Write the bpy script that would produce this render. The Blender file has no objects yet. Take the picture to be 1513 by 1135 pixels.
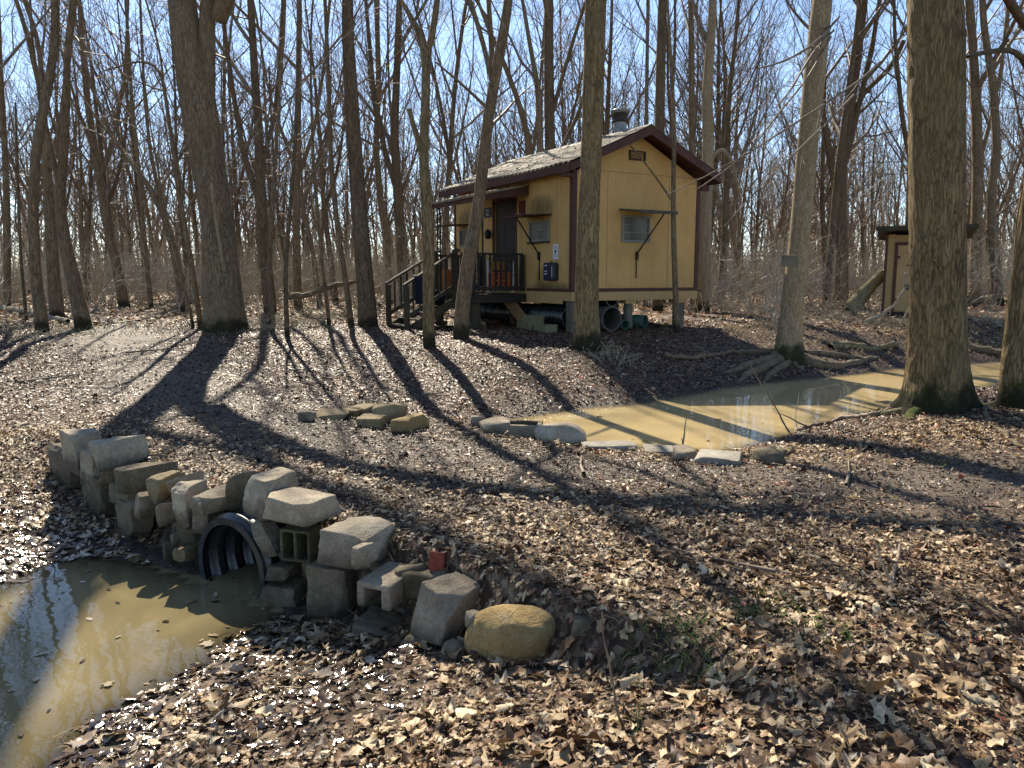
import bpy, math, random
import numpy as np
from mathutils import Vector, Matrix
R=math.radians
rng=np.random.default_rng(11)
col=bpy.context.scene.collection
scene=bpy.context.scene
# ------------------------------------------------------------ camera model
F=1137.; PITCH=R(8.0); EYE=1.6
def ray(u,v):
    a=(u-756.5)/F; b=-(v-567.5)/F
    return np.array([a,math.cos(PITCH)+b*math.sin(PITCH),-math.sin(PITCH)+b*math.cos(PITCH)])
def at_y(u,v,Y):
    d=ray(u,v); t=Y/d[1]; return np.array([d[0]*t,Y,EYE+d[2]*t])
def at_z(u,v,z):
    d=ray(u,v); t=(z-EYE)/d[2]; return np.array([d[0]*t,d[1]*t,z])
def at_plane(u,v,A,B):
    d=ray(u,v); n=(B[1]-A[1],A[0]-B[0]); t=(n[0]*A[0]+n[1]*A[1])/(n[0]*d[0]+n[1]*d[1])
    return np.array([d[0]*t,d[1]*t,EYE+d[2]*t])
def proj(P):
    P=np.asarray(P,float); z=P[...,2]-EYE
    dy=P[...,1]*math.cos(PITCH)-z*math.sin(PITCH); uz=P[...,1]*math.sin(PITCH)+z*math.cos(PITCH)
    return 756.5+F*P[...,0]/dy, 567.5-F*uz/dy, dy
# ------------------------------------------------------------ numpy noise
def _h(i,j,k,s):
    n=(i.astype(np.int64)*374761393+j.astype(np.int64)*668265263+k.astype(np.int64)*2147483647+s*974634777)&0xffffffff
    n=((n^(n>>13))*1274126177)&0xffffffff
    return ((n^(n>>16))&0xffffff)/float(0xffffff)
def vn(P,s=0):
    P=np.asarray(P,float); f=np.floor(P); t=P-f; t=t*t*(3-2*t); f=f.astype(np.int64)
    i,j,k=f[...,0],f[...,1],f[...,2]; x,y,z=t[...,0],t[...,1],t[...,2]; o=0
    for a in(0,1):
        for b in(0,1):
            for c in(0,1):
                o=o+_h(i+a,j+b,k+c,s)*(x if a else 1-x)*(y if b else 1-y)*(z if c else 1-z)
    return o*2-1
def fbm(P,s=0,o=4):
    P=np.asarray(P,float); r=0; a=.5
    for q in range(o):
        r=r+a*vn(P*2**q+q*7.3,s+q); a*=.5
    return r
def fbm2(x,y,sc,s=0,o=3):
    x=np.asarray(x,float); return fbm(np.stack([x*sc,np.asarray(y,float)*sc,np.zeros_like(x)+.37],-1),s,o)
# ------------------------------------------------------------ object helpers
def tag(o,label=None,cat=None,group=None,kind=None):
    if label: o['label']=label
    if cat: o['category']=cat
    if group: o['group']=group
    if kind: o['kind']=kind
    return o
def thing(name,label,cat,loc=(0,0,0),rz=0,group=None):
    o=bpy.data.objects.new(name,None); o.empty_display_size=.2; col.objects.link(o)
    o.location=loc; o.rotation_euler=(0,0,rz); return tag(o,label,cat,group)
def link(name,me,mat,parent=None,loc=None):
    if mat is not None and not me.materials: me.materials.append(mat)
    o=bpy.data.objects.new(name,me); col.objects.link(o)
    if parent is not None: o.parent=parent
    if loc is not None: o.location=loc
    return o
def mesh_np(name,V,Fs,smooth=True,attr=None):
    """V (n,3); Fs list of int arrays (m,k)"""
    me=bpy.data.meshes.new(name); V=np.ascontiguousarray(V,dtype=np.float32)
    Fs=[np.asarray(f,dtype=np.int32) for f in Fs if len(f)]
    nf=sum(len(f) for f in Fs); loops=np.concatenate([f.ravel() for f in Fs])
    tot=np.concatenate([np.full(len(f),f.shape[1],dtype=np.int32) for f in Fs])
    st=np.concatenate([[0],np.cumsum(tot)[:-1]]).astype(np.int32)
    me.vertices.add(len(V)); me.vertices.foreach_set('co',V.ravel())
    me.loops.add(len(loops)); me.loops.foreach_set('vertex_index',loops)
    me.polygons.add(nf); me.polygons.foreach_set('loop_start',st); me.polygons.foreach_set('loop_total',tot)
    me.polygons.foreach_set('use_smooth',np.full(nf,bool(smooth)))
    if attr:
        for k,a in attr.items():
            at=me.attributes.new(k,'FLOAT','POINT'); at.data.foreach_set('value',np.ascontiguousarray(a,dtype=np.float32))
    me.update(calc_edges=True); return me
def tubes_np(items,cap=False):
    """items: list of (P (M,N,3), R (M,N), sides) -> V,F quads"""
    Vs=[];Qs=[];off=0
    for P,Rr,s in items:
        if len(P)==0: continue
        M,N,_=P.shape
        T=np.gradient(P,axis=1); T/=np.linalg.norm(T,axis=2,keepdims=True)+1e-9
        d=P[:,-1]-P[:,0]; d/=np.linalg.norm(d,axis=1,keepdims=True)+1e-9
        ref=np.where(np.abs(d[:,2:3])>.8,np.array([[1.,0,0]]),np.array([[0,0,1.]]))[:,None,:]
        U=np.cross(T,ref); U/=np.linalg.norm(U,axis=2,keepdims=True)+1e-9
        W=np.cross(T,U); a=np.arange(s)*2*math.pi/s
        V=P[:,:,None,:]+Rr[:,:,None,None]*(U[:,:,None,:]*np.cos(a)[None,None,:,None]+W[:,:,None,:]*np.sin(a)[None,None,:,None])
        Vs.append(V.reshape(-1,3))
        m=np.arange(M)[:,None,None]*N*s; n=np.arange(N-1)[None,:,None]*s; k=np.arange(s)[None,None,:]; k2=(k+1)%s
        q=np.stack(np.broadcast_arrays(m+n+k,m+n+k2,m+n+s+k2,m+n+s+k),-1).reshape(-1,4)+off
        Qs.append(q); off+=M*N*s
    return np.concatenate(Vs),np.concatenate(Qs)
class MB:
    """collects boxes, bars, grids; builds ONE mesh"""
    def __init__(s): s.v=[];s.f=[]
    def add(s,V,Fl):
        o=len(s.v); s.v+= [tuple(map(float,p)) for p in V]; s.f+=[tuple(i+o for i in f) for f in Fl]; return s
    def box(s,a,b,bev=0):
        x0,y0,z0=[min(a[i],b[i]) for i in range(3)]; x1,y1,z1=[max(a[i],b[i]) for i in range(3)]
        V=[(x0,y0,z0),(x1,y0,z0),(x1,y1,z0),(x0,y1,z0),(x0,y0,z1),(x1,y0,z1),(x1,y1,z1),(x0,y1,z1)]
        return s.add(V,[(0,3,2,1),(4,5,6,7),(0,1,5,4),(1,2,6,5),(2,3,7,6),(3,0,4,7)])
    def prism(s,poly,axis,a,b):
        """poly 2D points in the plane normal to axis, extruded a..b"""
        n=len(poly); V=[]
        for t in(a,b):
            for p,q in poly: V.append({0:(t,p,q),1:(p,t,q),2:(p,q,t)}[axis])
        return s.add(V,[tuple(range(n))[::-1],tuple(range(n,2*n))]+[(i,(i+1)%n,n+(i+1)%n,n+i) for i in range(n)])
    def bar(s,a,b,w,h=None,up=(0,0,1)):
        a=Vector(a);b=Vector(b);h=h or w;t=(b-a).normalized();u=t.cross(Vector(up))
        if u.length<1e-3:u=t.cross(Vector((0,1,0)))
        u.normalize();k=u.cross(t).normalized();V=[]
        for p in(a,b):
            for i,j in((-1,-1),(1,-1),(1,1),(-1,1)): V.append(p+u*(i*w/2)+k*(j*h/2))
        return s.add(V,[(0,1,2,3),(7,6,5,4),(0,4,5,1),(1,5,6,2),(2,6,7,3),(3,7,4,0)])
    def tube(s,pts,r,n=10,close=True):
        pts=np.array(pts,float); rr=np.full(len(pts),r) if np.isscalar(r) else np.array(r,float)
        V,Q=tubes_np([(pts[None],rr[None],n)]); Fl=[tuple(q) for q in Q]
        if close: Fl+=[tuple(range(n))[::-1],tuple(range(len(V)-n,len(V)))]
        return s.add(V,Fl)
    def lathe(s,prof,c=(0,0,0),n=24):
        V=[];m=len(prof)
        for r,z in prof:
            for i in range(n): V.append((c[0]+r*math.cos(2*math.pi*i/n),c[1]+r*math.sin(2*math.pi*i/n),c[2]+z))
        return s.add(V,[(j*n+i,j*n+(i+1)%n,(j+1)*n+(i+1)%n,(j+1)*n+i) for j in range(m-1) for i in range(n)])
    def cells(s,xs,zs,solid,y0,y1):
        """plate of grid cells in xz, extruded y0..y1; solid(i,j)->bool"""
        nx,nz=len(xs)-1,len(zs)-1; S=lambda i,j:0<=i<nx and 0<=j<nz and solid(i,j)
        idx={}
        def vid(i,j,k):
            if (i,j,k) not in idx: idx[(i,j,k)]=len(s.v); s.v.append((xs[i],(y0,y1)[k],zs[j]))
            return idx[(i,j,k)]
        for i in range(nx):
            for j in range(nz):
                if not S(i,j): continue
                s.f.append((vid(i,j,0),vid(i+1,j,0),vid(i+1,j+1,0),vid(i,j+1,0)))
                s.f.append((vid(i,j,1),vid(i,j+1,1),vid(i+1,j+1,1),vid(i+1,j,1)))
                if not S(i-1,j): s.f.append((vid(i,j,0),vid(i,j+1,0),vid(i,j+1,1),vid(i,j,1)))
                if not S(i+1,j): s.f.append((vid(i+1,j,0),vid(i+1,j,1),vid(i+1,j+1,1),vid(i+1,j+1,0)))
                if not S(i,j-1): s.f.append((vid(i,j,0),vid(i,j,1),vid(i+1,j,1),vid(i+1,j,0)))
                if not S(i,j+1): s.f.append((vid(i,j+1,0),vid(i+1,j+1,0),vid(i+1,j+1,1),vid(i,j+1,1)))
        return s
    def build(s,name,mat,parent=None,bevel=0,smooth=False,loc=None,rot=None,seg=2):
        me=bpy.data.meshes.new(name); me.from_pydata(s.v,[],s.f); me.update()
        if smooth:
            for p in me.polygons: p.use_smooth=True
        o=link(name,me,mat,parent,loc)
        if rot is not None: o.rotation_euler=rot
        if bevel:
            b=o.modifiers.new('bevel','BEVEL'); b.width=bevel; b.segments=seg; b.limit_method='ANGLE'; b.angle_limit=R(40)
        return o
def text(name,body,size,mat,parent,loc,rot,ext=.002,align='CENTER',sx=1,space=1):
    cu=bpy.data.curves.new(name,'FONT'); cu.body=body; cu.size=size; cu.extrude=ext; cu.align_x=align; cu.align_y='CENTER'; cu.space_line=space
    o=bpy.data.objects.new(name,cu); col.objects.link(o); dg=bpy.context.evaluated_depsgraph_get()
    me=bpy.data.meshes.new_from_object(o.evaluated_get(dg)); bpy.data.objects.remove(o); bpy.data.curves.remove(cu)
    me.materials.clear(); ob=link(name,me,mat,parent,loc); ob.rotation_euler=rot; ob.scale=(sx,1,1); return ob
# ------------------------------------------------------------ material helper
class NT:
    def __init__(s,name):
        s.m=bpy.data.materials.new(name); s.m.use_nodes=True; s.t=s.m.node_tree; s.t.nodes.clear(); s.out=s.n('ShaderNodeOutputMaterial')
    def n(s,ty,**kw):
        n=s.t.nodes.new(ty)
        for k,v in kw.items():
            if k in n.inputs: n.inputs[k].default_value=v
            else: setattr(n,k,v)
        return n
    def l(s,a,b): s.t.links.new(a,b); return s
    def coord(s,scale=(1,1,1),kind='Object',loc=(0,0,0),rot=(0,0,0)):
        if kind=='World': c=s.n('ShaderNodeNewGeometry').outputs['Position']
        else: c=s.n('ShaderNodeTexCoord').outputs[kind]
        m=s.n('ShaderNodeMapping'); m.inputs['Scale'].default_value=scale; m.inputs['Location'].default_value=loc; m.inputs['Rotation'].default_value=rot; s.l(c,m.inputs['Vector']); return m.outputs[0]
    def noise(s,v,sc,det=4,rough=.55,dist=0):
        n=s.n('ShaderNodeTexNoise'); n.inputs['Scale'].default_value=sc; n.inputs['Detail'].default_value=det; n.inputs['Roughness'].default_value=rough; n.inputs['Distortion'].default_value=dist
        if v is not None: s.l(v,n.inputs['Vector'])
        return n.outputs['Fac']
    def voro(s,v,sc,feat='F1',out='Distance'):
        n=s.n('ShaderNodeTexVoronoi'); n.feature=feat; n.inputs['Scale'].default_value=sc; s.l(v,n.inputs['Vector']); return n.outputs[out]
    def ramp(s,f,stops,interp='LINEAR'):
        r=s.n('ShaderNodeValToRGB'); cr=r.color_ramp; cr.interpolation=interp
        while len(cr.elements)<len(stops): cr.elements.new(.5)
        for e,(p,c) in zip(cr.elements,stops):
            e.position=p; e.color=(c,c,c,1) if np.isscalar(c) else tuple(c)+(1,)
        s.l(f,r.inputs[0]); return r.outputs[0]
    def mix(s,f,a,b,bt='MIX'):
        m=s.n('ShaderNodeMix'); m.data_type='RGBA'; m.blend_type=bt
        for i,v in((0,f),(6,a),(7,b)):
            sock=m.inputs[i]
            if hasattr(v,'is_linked') or hasattr(v,'links'): s.l(v,sock)
            elif np.isscalar(v): sock.default_value=v if i==0 else (v,v,v,1)
            else: sock.default_value=tuple(v)+(1,)
        return m.outputs[2]
    def math(s,op,a,b=None,clamp=False):
        m=s.n('ShaderNodeMath'); m.operation=op; m.use_clamp=clamp
        for sock,v in((m.inputs[0],a),(m.inputs[1],b)):
            if v is None: continue
            if hasattr(v,'links'): s.l(v,sock)
            else: sock.default_value=v
        return m.outputs[0]
    def attr(s,name,out='Fac'):
        a=s.n('ShaderNodeAttribute'); a.attribute_name=name; return a.outputs[out]
    def posz(s,kind='Object'):
        x=s.n('ShaderNodeSeparateXYZ')
        if kind=='World': s.l(s.n('ShaderNodeNewGeometry').outputs['Position'],x.inputs[0])
        else: s.l(s.n('ShaderNodeTexCoord').outputs[kind],x.inputs[0])
        return x.outputs[2]
    def bump(s,h,st=.5,d=.02,prev=None):
        b=s.n('ShaderNodeBump'); b.inputs['Strength'].default_value=st; b.inputs['Distance'].default_value=d; s.l(h,b.inputs['Height'])
        if prev is not None: s.l(prev,b.inputs['Normal'])
        return b.outputs[0]
    def bsdf(s,color,rough=.6,normal=None,metal=0,spec=.5,**kw):
        b=s.n('ShaderNodeBsdfPrincipled')
        for sock,v in((b.inputs['Base Color'],color),(b.inputs['Roughness'],rough),(b.inputs['Metallic'],metal)):
            if hasattr(v,'links'): s.l(v,sock)
            elif np.isscalar(v): sock.default_value=v
            else: sock.default_value=tuple(v)+(1,)
        b.inputs['Specular IOR Level'].default_value=spec
        if normal is not None: s.l(normal,b.inputs['Normal'])
        for k,v in kw.items(): b.inputs[k].default_value=v
        return b.outputs[0]
    def done(s,sh): s.l(sh,s.out.inputs['Surface']); return s.m
def bark(name,dark,light,freq=9,stretch=.16,bumpd=.03,lichen=0,moss=.6,mossh=.6):
    t=NT(name); v=t.coord((1,1,stretch)); w=t.noise(v,freq*.6,3,.6)
    vv=t.n('ShaderNodeVectorMath'); vv.operation='MULTIPLY_ADD'
    nz=t.n('ShaderNodeTexNoise'); nz.inputs['Scale'].default_value=freq*.5; t.l(v,nz.inputs['Vector'])
    t.l(nz.outputs['Color'],vv.inputs[0]); vv.inputs[1].default_value=(.16,.16,.16); t.l(v,vv.inputs[2])
    rid=t.voro(vv.outputs[0],freq,'DISTANCE_TO_EDGE'); h=t.ramp(rid,[(0,0),(.20,1)])
    fine=t.noise(t.coord((1,1,.30)),freq*3.2,7,.82); hh=t.math('ADD',t.math('MULTIPLY',h,.55),t.math('MULTIPLY',t.ramp(fine,[(.3,0),(.7,1)]),.55))
    rl=t.noise(t.coord((1,1,.22)),freq*.28,4,.6); hh=t.math('ADD',hh,t.math('MULTIPLY',t.math('SUBTRACT',rl,.5),.9)); c=t.mix(t.ramp(hh,[(.2,0),(1.0,1)]),dark,light)
    big=t.noise(t.coord((1,1,.4)),1.6,3); c=t.mix(t.ramp(big,[(.4,0),(.7,.45)]),c,tuple(x*.55 for x in light))
    if lichen:
        ln=t.noise(t.coord((1,1,.6)),5,6,.7); c=t.mix(t.ramp(ln,[(.55,0),(.68,lichen)]),c,(.30,.31,.22))
    if moss:
        z=t.posz(); mn=t.noise(t.coord(),7,5,.65)
        mz=t.math('SUBTRACT',t.math('ADD',mn,.12),t.math('MULTIPLY',z,.55/mossh)); c=t.mix(t.ramp(mz,[(.40,0),(.55,moss)]),c,(.055,.075,.012))
        z2=t.math('SUBTRACT',t.math('ADD',t.noise(t.coord((1,1,.5)),3,4),.25),t.math('MULTIPLY',z,.9/mossh)); c=t.mix(t.ramp(z2,[(.38,0),(.55,.8)]),c,(.012,.011,.007))
    return t.done(t.bsdf(c,.85,t.bump(hh,.85,bumpd),spec=.25))
# ------------------------------------------------------------ terrain
WL,WU=-.45,-.20
LOW=np.array([(-3.4,4.95),(-3.31,5.35),(-3.0,5.42),(-2.53,5.26),(-2.2,5.08),(-1.75,5.15),(-1.5,4.72),(-1.40,4.45),(-1.57,4.14),(-1.64,3.83),(-1.78,3.59),(-1.92,3.36),(-1.95,3.1),(-1.9,2.8),(-2.05,2.2),(-2.5,1.2),(-3.8,.6),(-6,.4),(-7.2,1.8),(-6.2,3.4),(-4.6,3.9)])
UP=np.array([(-.1,9.5),(.39,9.96),(1.06,10.49),(1.66,10.71),(2.35,11.32),(3.36,12.3),(4.67,13.2),(6.53,14.2),(8.33,15.6),(10.6,16.2),(14,16.4),(20,17.5),(27,17),(27,15.2),(20,15.4),(14,14.3),(10.3,14.2),(8.6,13.2),(7.0,11.7),(5.33,10.4),(4.23,9.58),(3.31,8.73),(2.55,8.02),(2.14,7.74),(1.75,7.86),(1.35,8.0),(.78,8.2),(.34,8.6),(.03,9.05)])
WALL=np.array([(-5.2,7.4),(-4.0,6.62),(-2.62,5.45),(-1.62,4.80),(-.78,4.2),(-.32,3.78),(.28,3.28),(.8,2.9)])
CT=np.array([(0,-3,.05),(-3,-3,-.1),(3,-3,.05),(0,0,.0),(0,1.5,-.01),(1.5,2.6,.01),(3,3,.05),(5,5,.1),(.6,4,.03),(2.5,5,.03),(4,6.8,.1),(4.8,8.4,.15),(6.2,8.2,.2),(7,6,.2),(9,9,.3),(1,6.2,.0),(-1,5.8,.05),(-1,7.2,.0),(-2.4,6.4,.08),(-3.6,7.4,.12),(-.3,8.2,.0),(.7,7.95,-.14),(1.8,7.55,-.15),(2.8,7.9,-.10),(0,8.7,-.12),(-5,9,.08),(-7.5,8,.1),(-6.2,6.4,-.05),(-9,6,.0),(-3,11,.16),(0,11.2,.16),(-1.4,13,.36),(1.3,13.2,.36),(-6,15.8,.48),(-10,14,.35),(-3,16.8,.48),(2,14.8,.42),(3.5,15.4,.42),(5,15.0,.25),(4.9,13.6,.14),(1,17,.48),(5,19,.5),(9,18.6,.42),(10,20.6,.56),(13,19.5,.5),(-4,22,.5),(4,26,.52),(-14,24,.5),(16,26,.6),(0,36,.5),(-25,36,.5),(25,36,.6),(-60,10,.3),(60,10,.5),(0,80,.5),(-70,80,.5),(70,80,.6),(0,-40,0),(0,240,.6),(-240,0,.5),(240,0,.5),(0,-240,0),(200,200,.6),(-200,200,.6)],float)
def _tps_k(r2): return .5*r2*np.log(r2+1e-9)
_A=CT[:,:2]/20.; _d=((_A[:,None]-_A[None])**2).sum(-1); _n=len(CT)
_M=np.zeros((_n+3,_n+3)); _M[:_n,:_n]=_tps_k(_d)+np.eye(_n)*2e-4; _M[:_n,_n]=1; _M[:_n,_n+1:]=_A; _M[_n,:_n]=1; _M[_n+1:,:_n]=_A.T
_W=np.linalg.solve(_M,np.concatenate([CT[:,2],[0,0,0]]))
def base_h(x,y):
    x=np.asarray(x,float);y=np.asarray(y,float);o=np.full(x.shape,_W[_n])+_W[_n+1]*x/20+_W[_n+2]*y/20
    for i in range(_n):
        o=o+_W[i]*_tps_k((x/20-_A[i,0])**2+(y/20-_A[i,1])**2)
    return np.clip(o,-.5,.9)
def seg_d(x,y,A,B):
    ax,ay=A;bx,by=B; l=(bx-ax)**2+(by-ay)**2; t=np.clip(((x-ax)*(bx-ax)+(y-ay)*(by-ay))/l,0,1)
    return np.hypot(x-ax-t*(bx-ax),y-ay-t*(by-ay)), (bx-ax)*(y-ay)-(by-ay)*(x-ax)
def poly_sd(x,y,Pn):
    """signed distance, positive inside"""
    x=np.asarray(x,float);d=np.full(x.shape,1e9);ins=np.zeros(x.shape,bool);n=len(Pn)
    for i in range(n):
        A=Pn[i];B=Pn[(i+1)%n]; dd,_=seg_d(x,y,A,B); d=np.minimum(d,dd)
        c=((A[1]>y)!=(B[1]>y))&(x<(B[0]-A[0])*(y-A[1])/(B[1]-A[1]+1e-12)+A[0]); ins^=c
    return np.where(ins,d,-d)
def wall_side(x,y):
    """signed distance to the wall line, positive on the high (path) side"""
    x=np.asarray(x,float);d=np.full(x.shape,1e9);s=np.ones(x.shape)
    for i in range(len(WALL)-1):
        dd,cr=seg_d(x,y,WALL[i],WALL[i+1]); m=dd<d; d=np.where(m,dd,d); s=np.where(m,np.sign(cr),s)
    return d*s
def sstep(a,b,x):
    t=np.clip((x-a)/(b-a),0,1); return t*t*(3-2*t)
def smin(a,b,k):
    h=np.clip(.5+.5*(b-a)/k,0,1); return b*(1-h)+a*h-k*h*(1-h)
PATH=np.array([(-10,20),(-7.6,14.5),(-5.0,10.6),(-3.1,8.3),(-1.5,7.1),(-.3,6.7),(.7,6.3),(1.7,6.2),(3.4,5.6),(6,5.4)])
def path_d(x,y):
    d=1e9
    for i in range(len(PATH)-1): d=np.minimum(d,seg_d(x,y,PATH[i],PATH[i+1])[0])
    return d
def height(x,y,detail=True):
    x=np.asarray(x,float);y=np.asarray(y,float)
    b=base_h(x,y)
    if detail: b=b+fbm2(x,y,.7,3,3)*.045+fbm2(x,y,4.5,9,2)*.014
    dl=poly_sd(x,y,LOW); du=poly_sd(x,y,UP)
    w=wall_side(x,y)
    wob=fbm2(x,y,2.5,21,2)*.12 if detail else 0
    kk=np.where(y>4.9,.24,.125+.075*sstep(3.3,2.0,y))
    low=WL+np.where(dl<0,-(dl+wob*.6)*kk,np.maximum(-(dl+wob*.4)*.30,-.4))
    low=smin(b,low,.10)
    hi=sstep(.06,.26,w)
    # the step in the ground fades out past both ends of the wall
    z=low*(1-hi)+b*hi
    far=sstep(4.8,7.5,np.hypot(x+2.5,y-3.6)); z=z*(1-far)+b*far
    ku=np.where((y<9.2)&(x<3),.22,.34)
    up=WU+np.where(du<0,-(du+wob)*ku,np.maximum(-(du+wob*.5)*.45,-.6))
    z=np.where(w>-.3,smin(z,up,.12),z)
    return z
def hz(x,y): return float(height(np.array([x]),np.array([y]))[0])
def ground(u,v):
    d=ray(u,v); t=1.5+np.arange(6000)*.012*1.0; t=np.cumsum(np.full(9000,.01)*(1+np.arange(9000)*.0008))+1.5
    X=d[0]*t;Y=d[1]*t;Z=EYE+d[2]*t; g=height(X,Y); i=np.argmax(Z<g)
    if not (Z<g).any(): i=len(t)-1
    return np.array([X[i],Y[i],g[i]])
PIPE=(-1.85,4.86,-.315); PIPE_AX=(math.sin(R(34)),math.cos(R(34)))
def build_ground():
    N=760; u=np.linspace(-1,1,N)
    def ax(c): 
        U=math.asinh(230/3.6); return c+3.6*np.sinh(u*U)
    X,Y=np.meshgrid(ax(-.3),ax(5.6),indexing='ij'); Z=height(X,Y)
    V=np.stack([X,Y,Z],-1).reshape(-1,3); i=np.arange(N-1)[:,None]*N; j=np.arange(N-1)[None,:]; q=i+j
    Q=np.stack([q,q+N,q+N+1,q+1],-1).reshape(-1,4)
    pd=path_d(X,Y); pm=np.clip(1.5-pd/1.1,0,1)
    wet=np.clip(1-np.maximum(-poly_sd(X,Y,LOW),0)/1.1,0,1); wet=np.maximum(wet,np.clip(1-np.maximum(-poly_sd(X,Y,UP),0)/.7,0,1))
    # the culvert is open: the bank does not run through it
    ca=(V[:,0]-PIPE[0])*PIPE_AX[0]+(V[:,1]-PIPE[1])*PIPE_AX[1]; cr=np.abs((V[:,0]-PIPE[0])*PIPE_AX[1]-(V[:,1]-PIPE[1])*PIPE_AX[0])
    ins=(ca>-.02)&(ca<1.3)&(np.hypot(cr,V[:,2]-PIPE[2])<.31); Q=Q[~ins[Q].any(1)]
    me=mesh_np('ground',V,[Q],attr={'path':pm.ravel(),'wet':wet.ravel()})
    t=NT('forest_floor'); v=t.coord(kind='World')
    n1=t.noise(v,1.3,5,.6); n2=t.noise(v,22,5,.7); n3=t.voro(v,26,'F1','Color'); n4=t.noise(v,90,3,.7)
    lf=t.n('ShaderNodeSeparateColor'); t.l(n3,lf.inputs[0])
    leafc=t.ramp(lf.outputs[0],[(0,(.035,.022,.014)),(.35,(.09,.055,.032)),(.6,(.17,.11,.065)),(.85,(.30,.22,.14)),(1,(.36,.29,.2))])
    soil=t.ramp(n2,[(.3,(.030,.022,.016)),(.7,(.085,.065,.048))])
    mud=t.mix(t.ramp(n4,[(.42,.75),(.6,0)]),t.ramp(n2,[(.3,(.10,.080,.058)),(.7,(.22,.18,.132))]),(.035,.025,.018))
    c=t.mix(t.ramp(n1,[(.35,.15),(.65,.6)]),leafc,soil)
    pth=t.math('MULTIPLY',t.attr('path'),t.ramp(n1,[(.25,.7),(.5,1)])); c=t.mix(pth,c,mud)
    wt=t.attr('wet'); c=t.mix(t.math('MULTIPLY',wt,.75),c,(.028,.021,.015))
    # grassy tint far behind on the left of the woods
    ro=t.mix(wt,t.mix(pth,.85,.68),t.ramp(n2,[(.3,.15),(.6,.6)]))
    h=t.math('ADD',t.math('MULTIPLY',n2,.7),t.math('MULTIPLY',n4,.3))
    m=t.done(t.bsdf(c,ro,t.bump(h,.9,.03),spec=.22))
    o=link('ground',me,m); tag(o,kind='structure'); return o
def water_mesh(name,poly,lev,mat,grow=.6):
    x0,y0=poly.min(0)-grow; x1,y1=poly.max(0)+grow+(0,.8 if lev<-.4 else 0); st=.09 if lev<-.4 else .14
    xs=np.arange(x0,x1,st); ys=np.arange(y0,y1,st); X,Y=np.meshgrid(xs,ys,indexing='ij'); Z=height(X,Y); sd=poly_sd(X,Y,poly)
    ok=(sd>-grow)
    if lev<-.4:
        ok&=~((wall_side(X,Y)>.3)); pa=(X-PIPE[0])*PIPE_AX[0]+(Y-PIPE[1])*PIPE_AX[1]; pc=np.abs((X-PIPE[0])*PIPE_AX[1]-(Y-PIPE[1])*PIPE_AX[0]); ok|=(pa>-.1)&(pa<1.25)&(pc<.31)
    dep=np.clip(lev-Z,0,1)
    if lev<-.4: dep=np.where(wall_side(X,Y)>-.1,.3,dep)
    n,m=X.shape
    V=np.stack([X,Y,np.full_like(X,lev)],-1).reshape(-1,3); i=np.arange(n-1)[:,None]*m; j=np.arange(m-1)[None,:]; q=i+j
    c=ok[:-1,:-1]&ok[1:,:-1]&ok[1:,1:]&ok[:-1,1:]
    Q=np.stack([q,q+m,q+m+1,q+1],-1)[c].reshape(-1,4)
    me=mesh_np(name,V,[Q],attr={'depth':dep.ravel()}); o=link(name,me,mat); tag(o,kind='structure'); return o
def build_water():
    for nm,poly,lev,mud in(('pond_water',LOW,WL,(.215,.175,.088)),('creek_water',UP,WU,(.47,.365,.185))):
        t=NT(nm+'_muddy'); v=t.coord(kind='World')
        n=t.noise(v,1.1,3); c=t.mix(t.ramp(n,[(.35,0),(.7,.5)]),mud,tuple(k*.78 for k in mud))
        dif=t.n('ShaderNodeBsdfDiffuse'); t.l(c,dif.inputs['Color']); tr=t.n('ShaderNodeBsdfTransparent'); tr.inputs['Color'].default_value=(.80,.62,.36,1)
        dp=t.attr('depth'); f=t.ramp(dp,[(0,.12),(.035,.55),(.11,1)])
        mx=t.n('ShaderNodeMixShader'); t.l(f,mx.inputs[0]); t.l(tr.outputs[0],mx.inputs[1]); t.l(dif.outputs[0],mx.inputs[2])
        gl=t.n('ShaderNodeBsdfGlossy'); gl.inputs['Roughness'].default_value=.012; gl.inputs['Color'].default_value=(1,1,1,1)
        rp=t.math('ADD',t.noise(v,3.2,2),t.math('MULTIPLY',t.noise(v,14,2),.12)); nb=t.bump(rp,.10,.02)
        t.l(nb,gl.inputs['Normal']); fr=t.n('ShaderNodeFresnel'); fr.inputs['IOR'].default_value=1.36; t.l(nb,fr.inputs['Normal'])
        m2=t.n('ShaderNodeMixShader'); t.l(fr.outputs[0],m2.inputs[0]); t.l(mx.outputs[0],m2.inputs[1]); t.l(gl.outputs[0],m2.inputs[2])
        water_mesh(nm,poly,lev,t.done(m2.outputs[0]))
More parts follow.
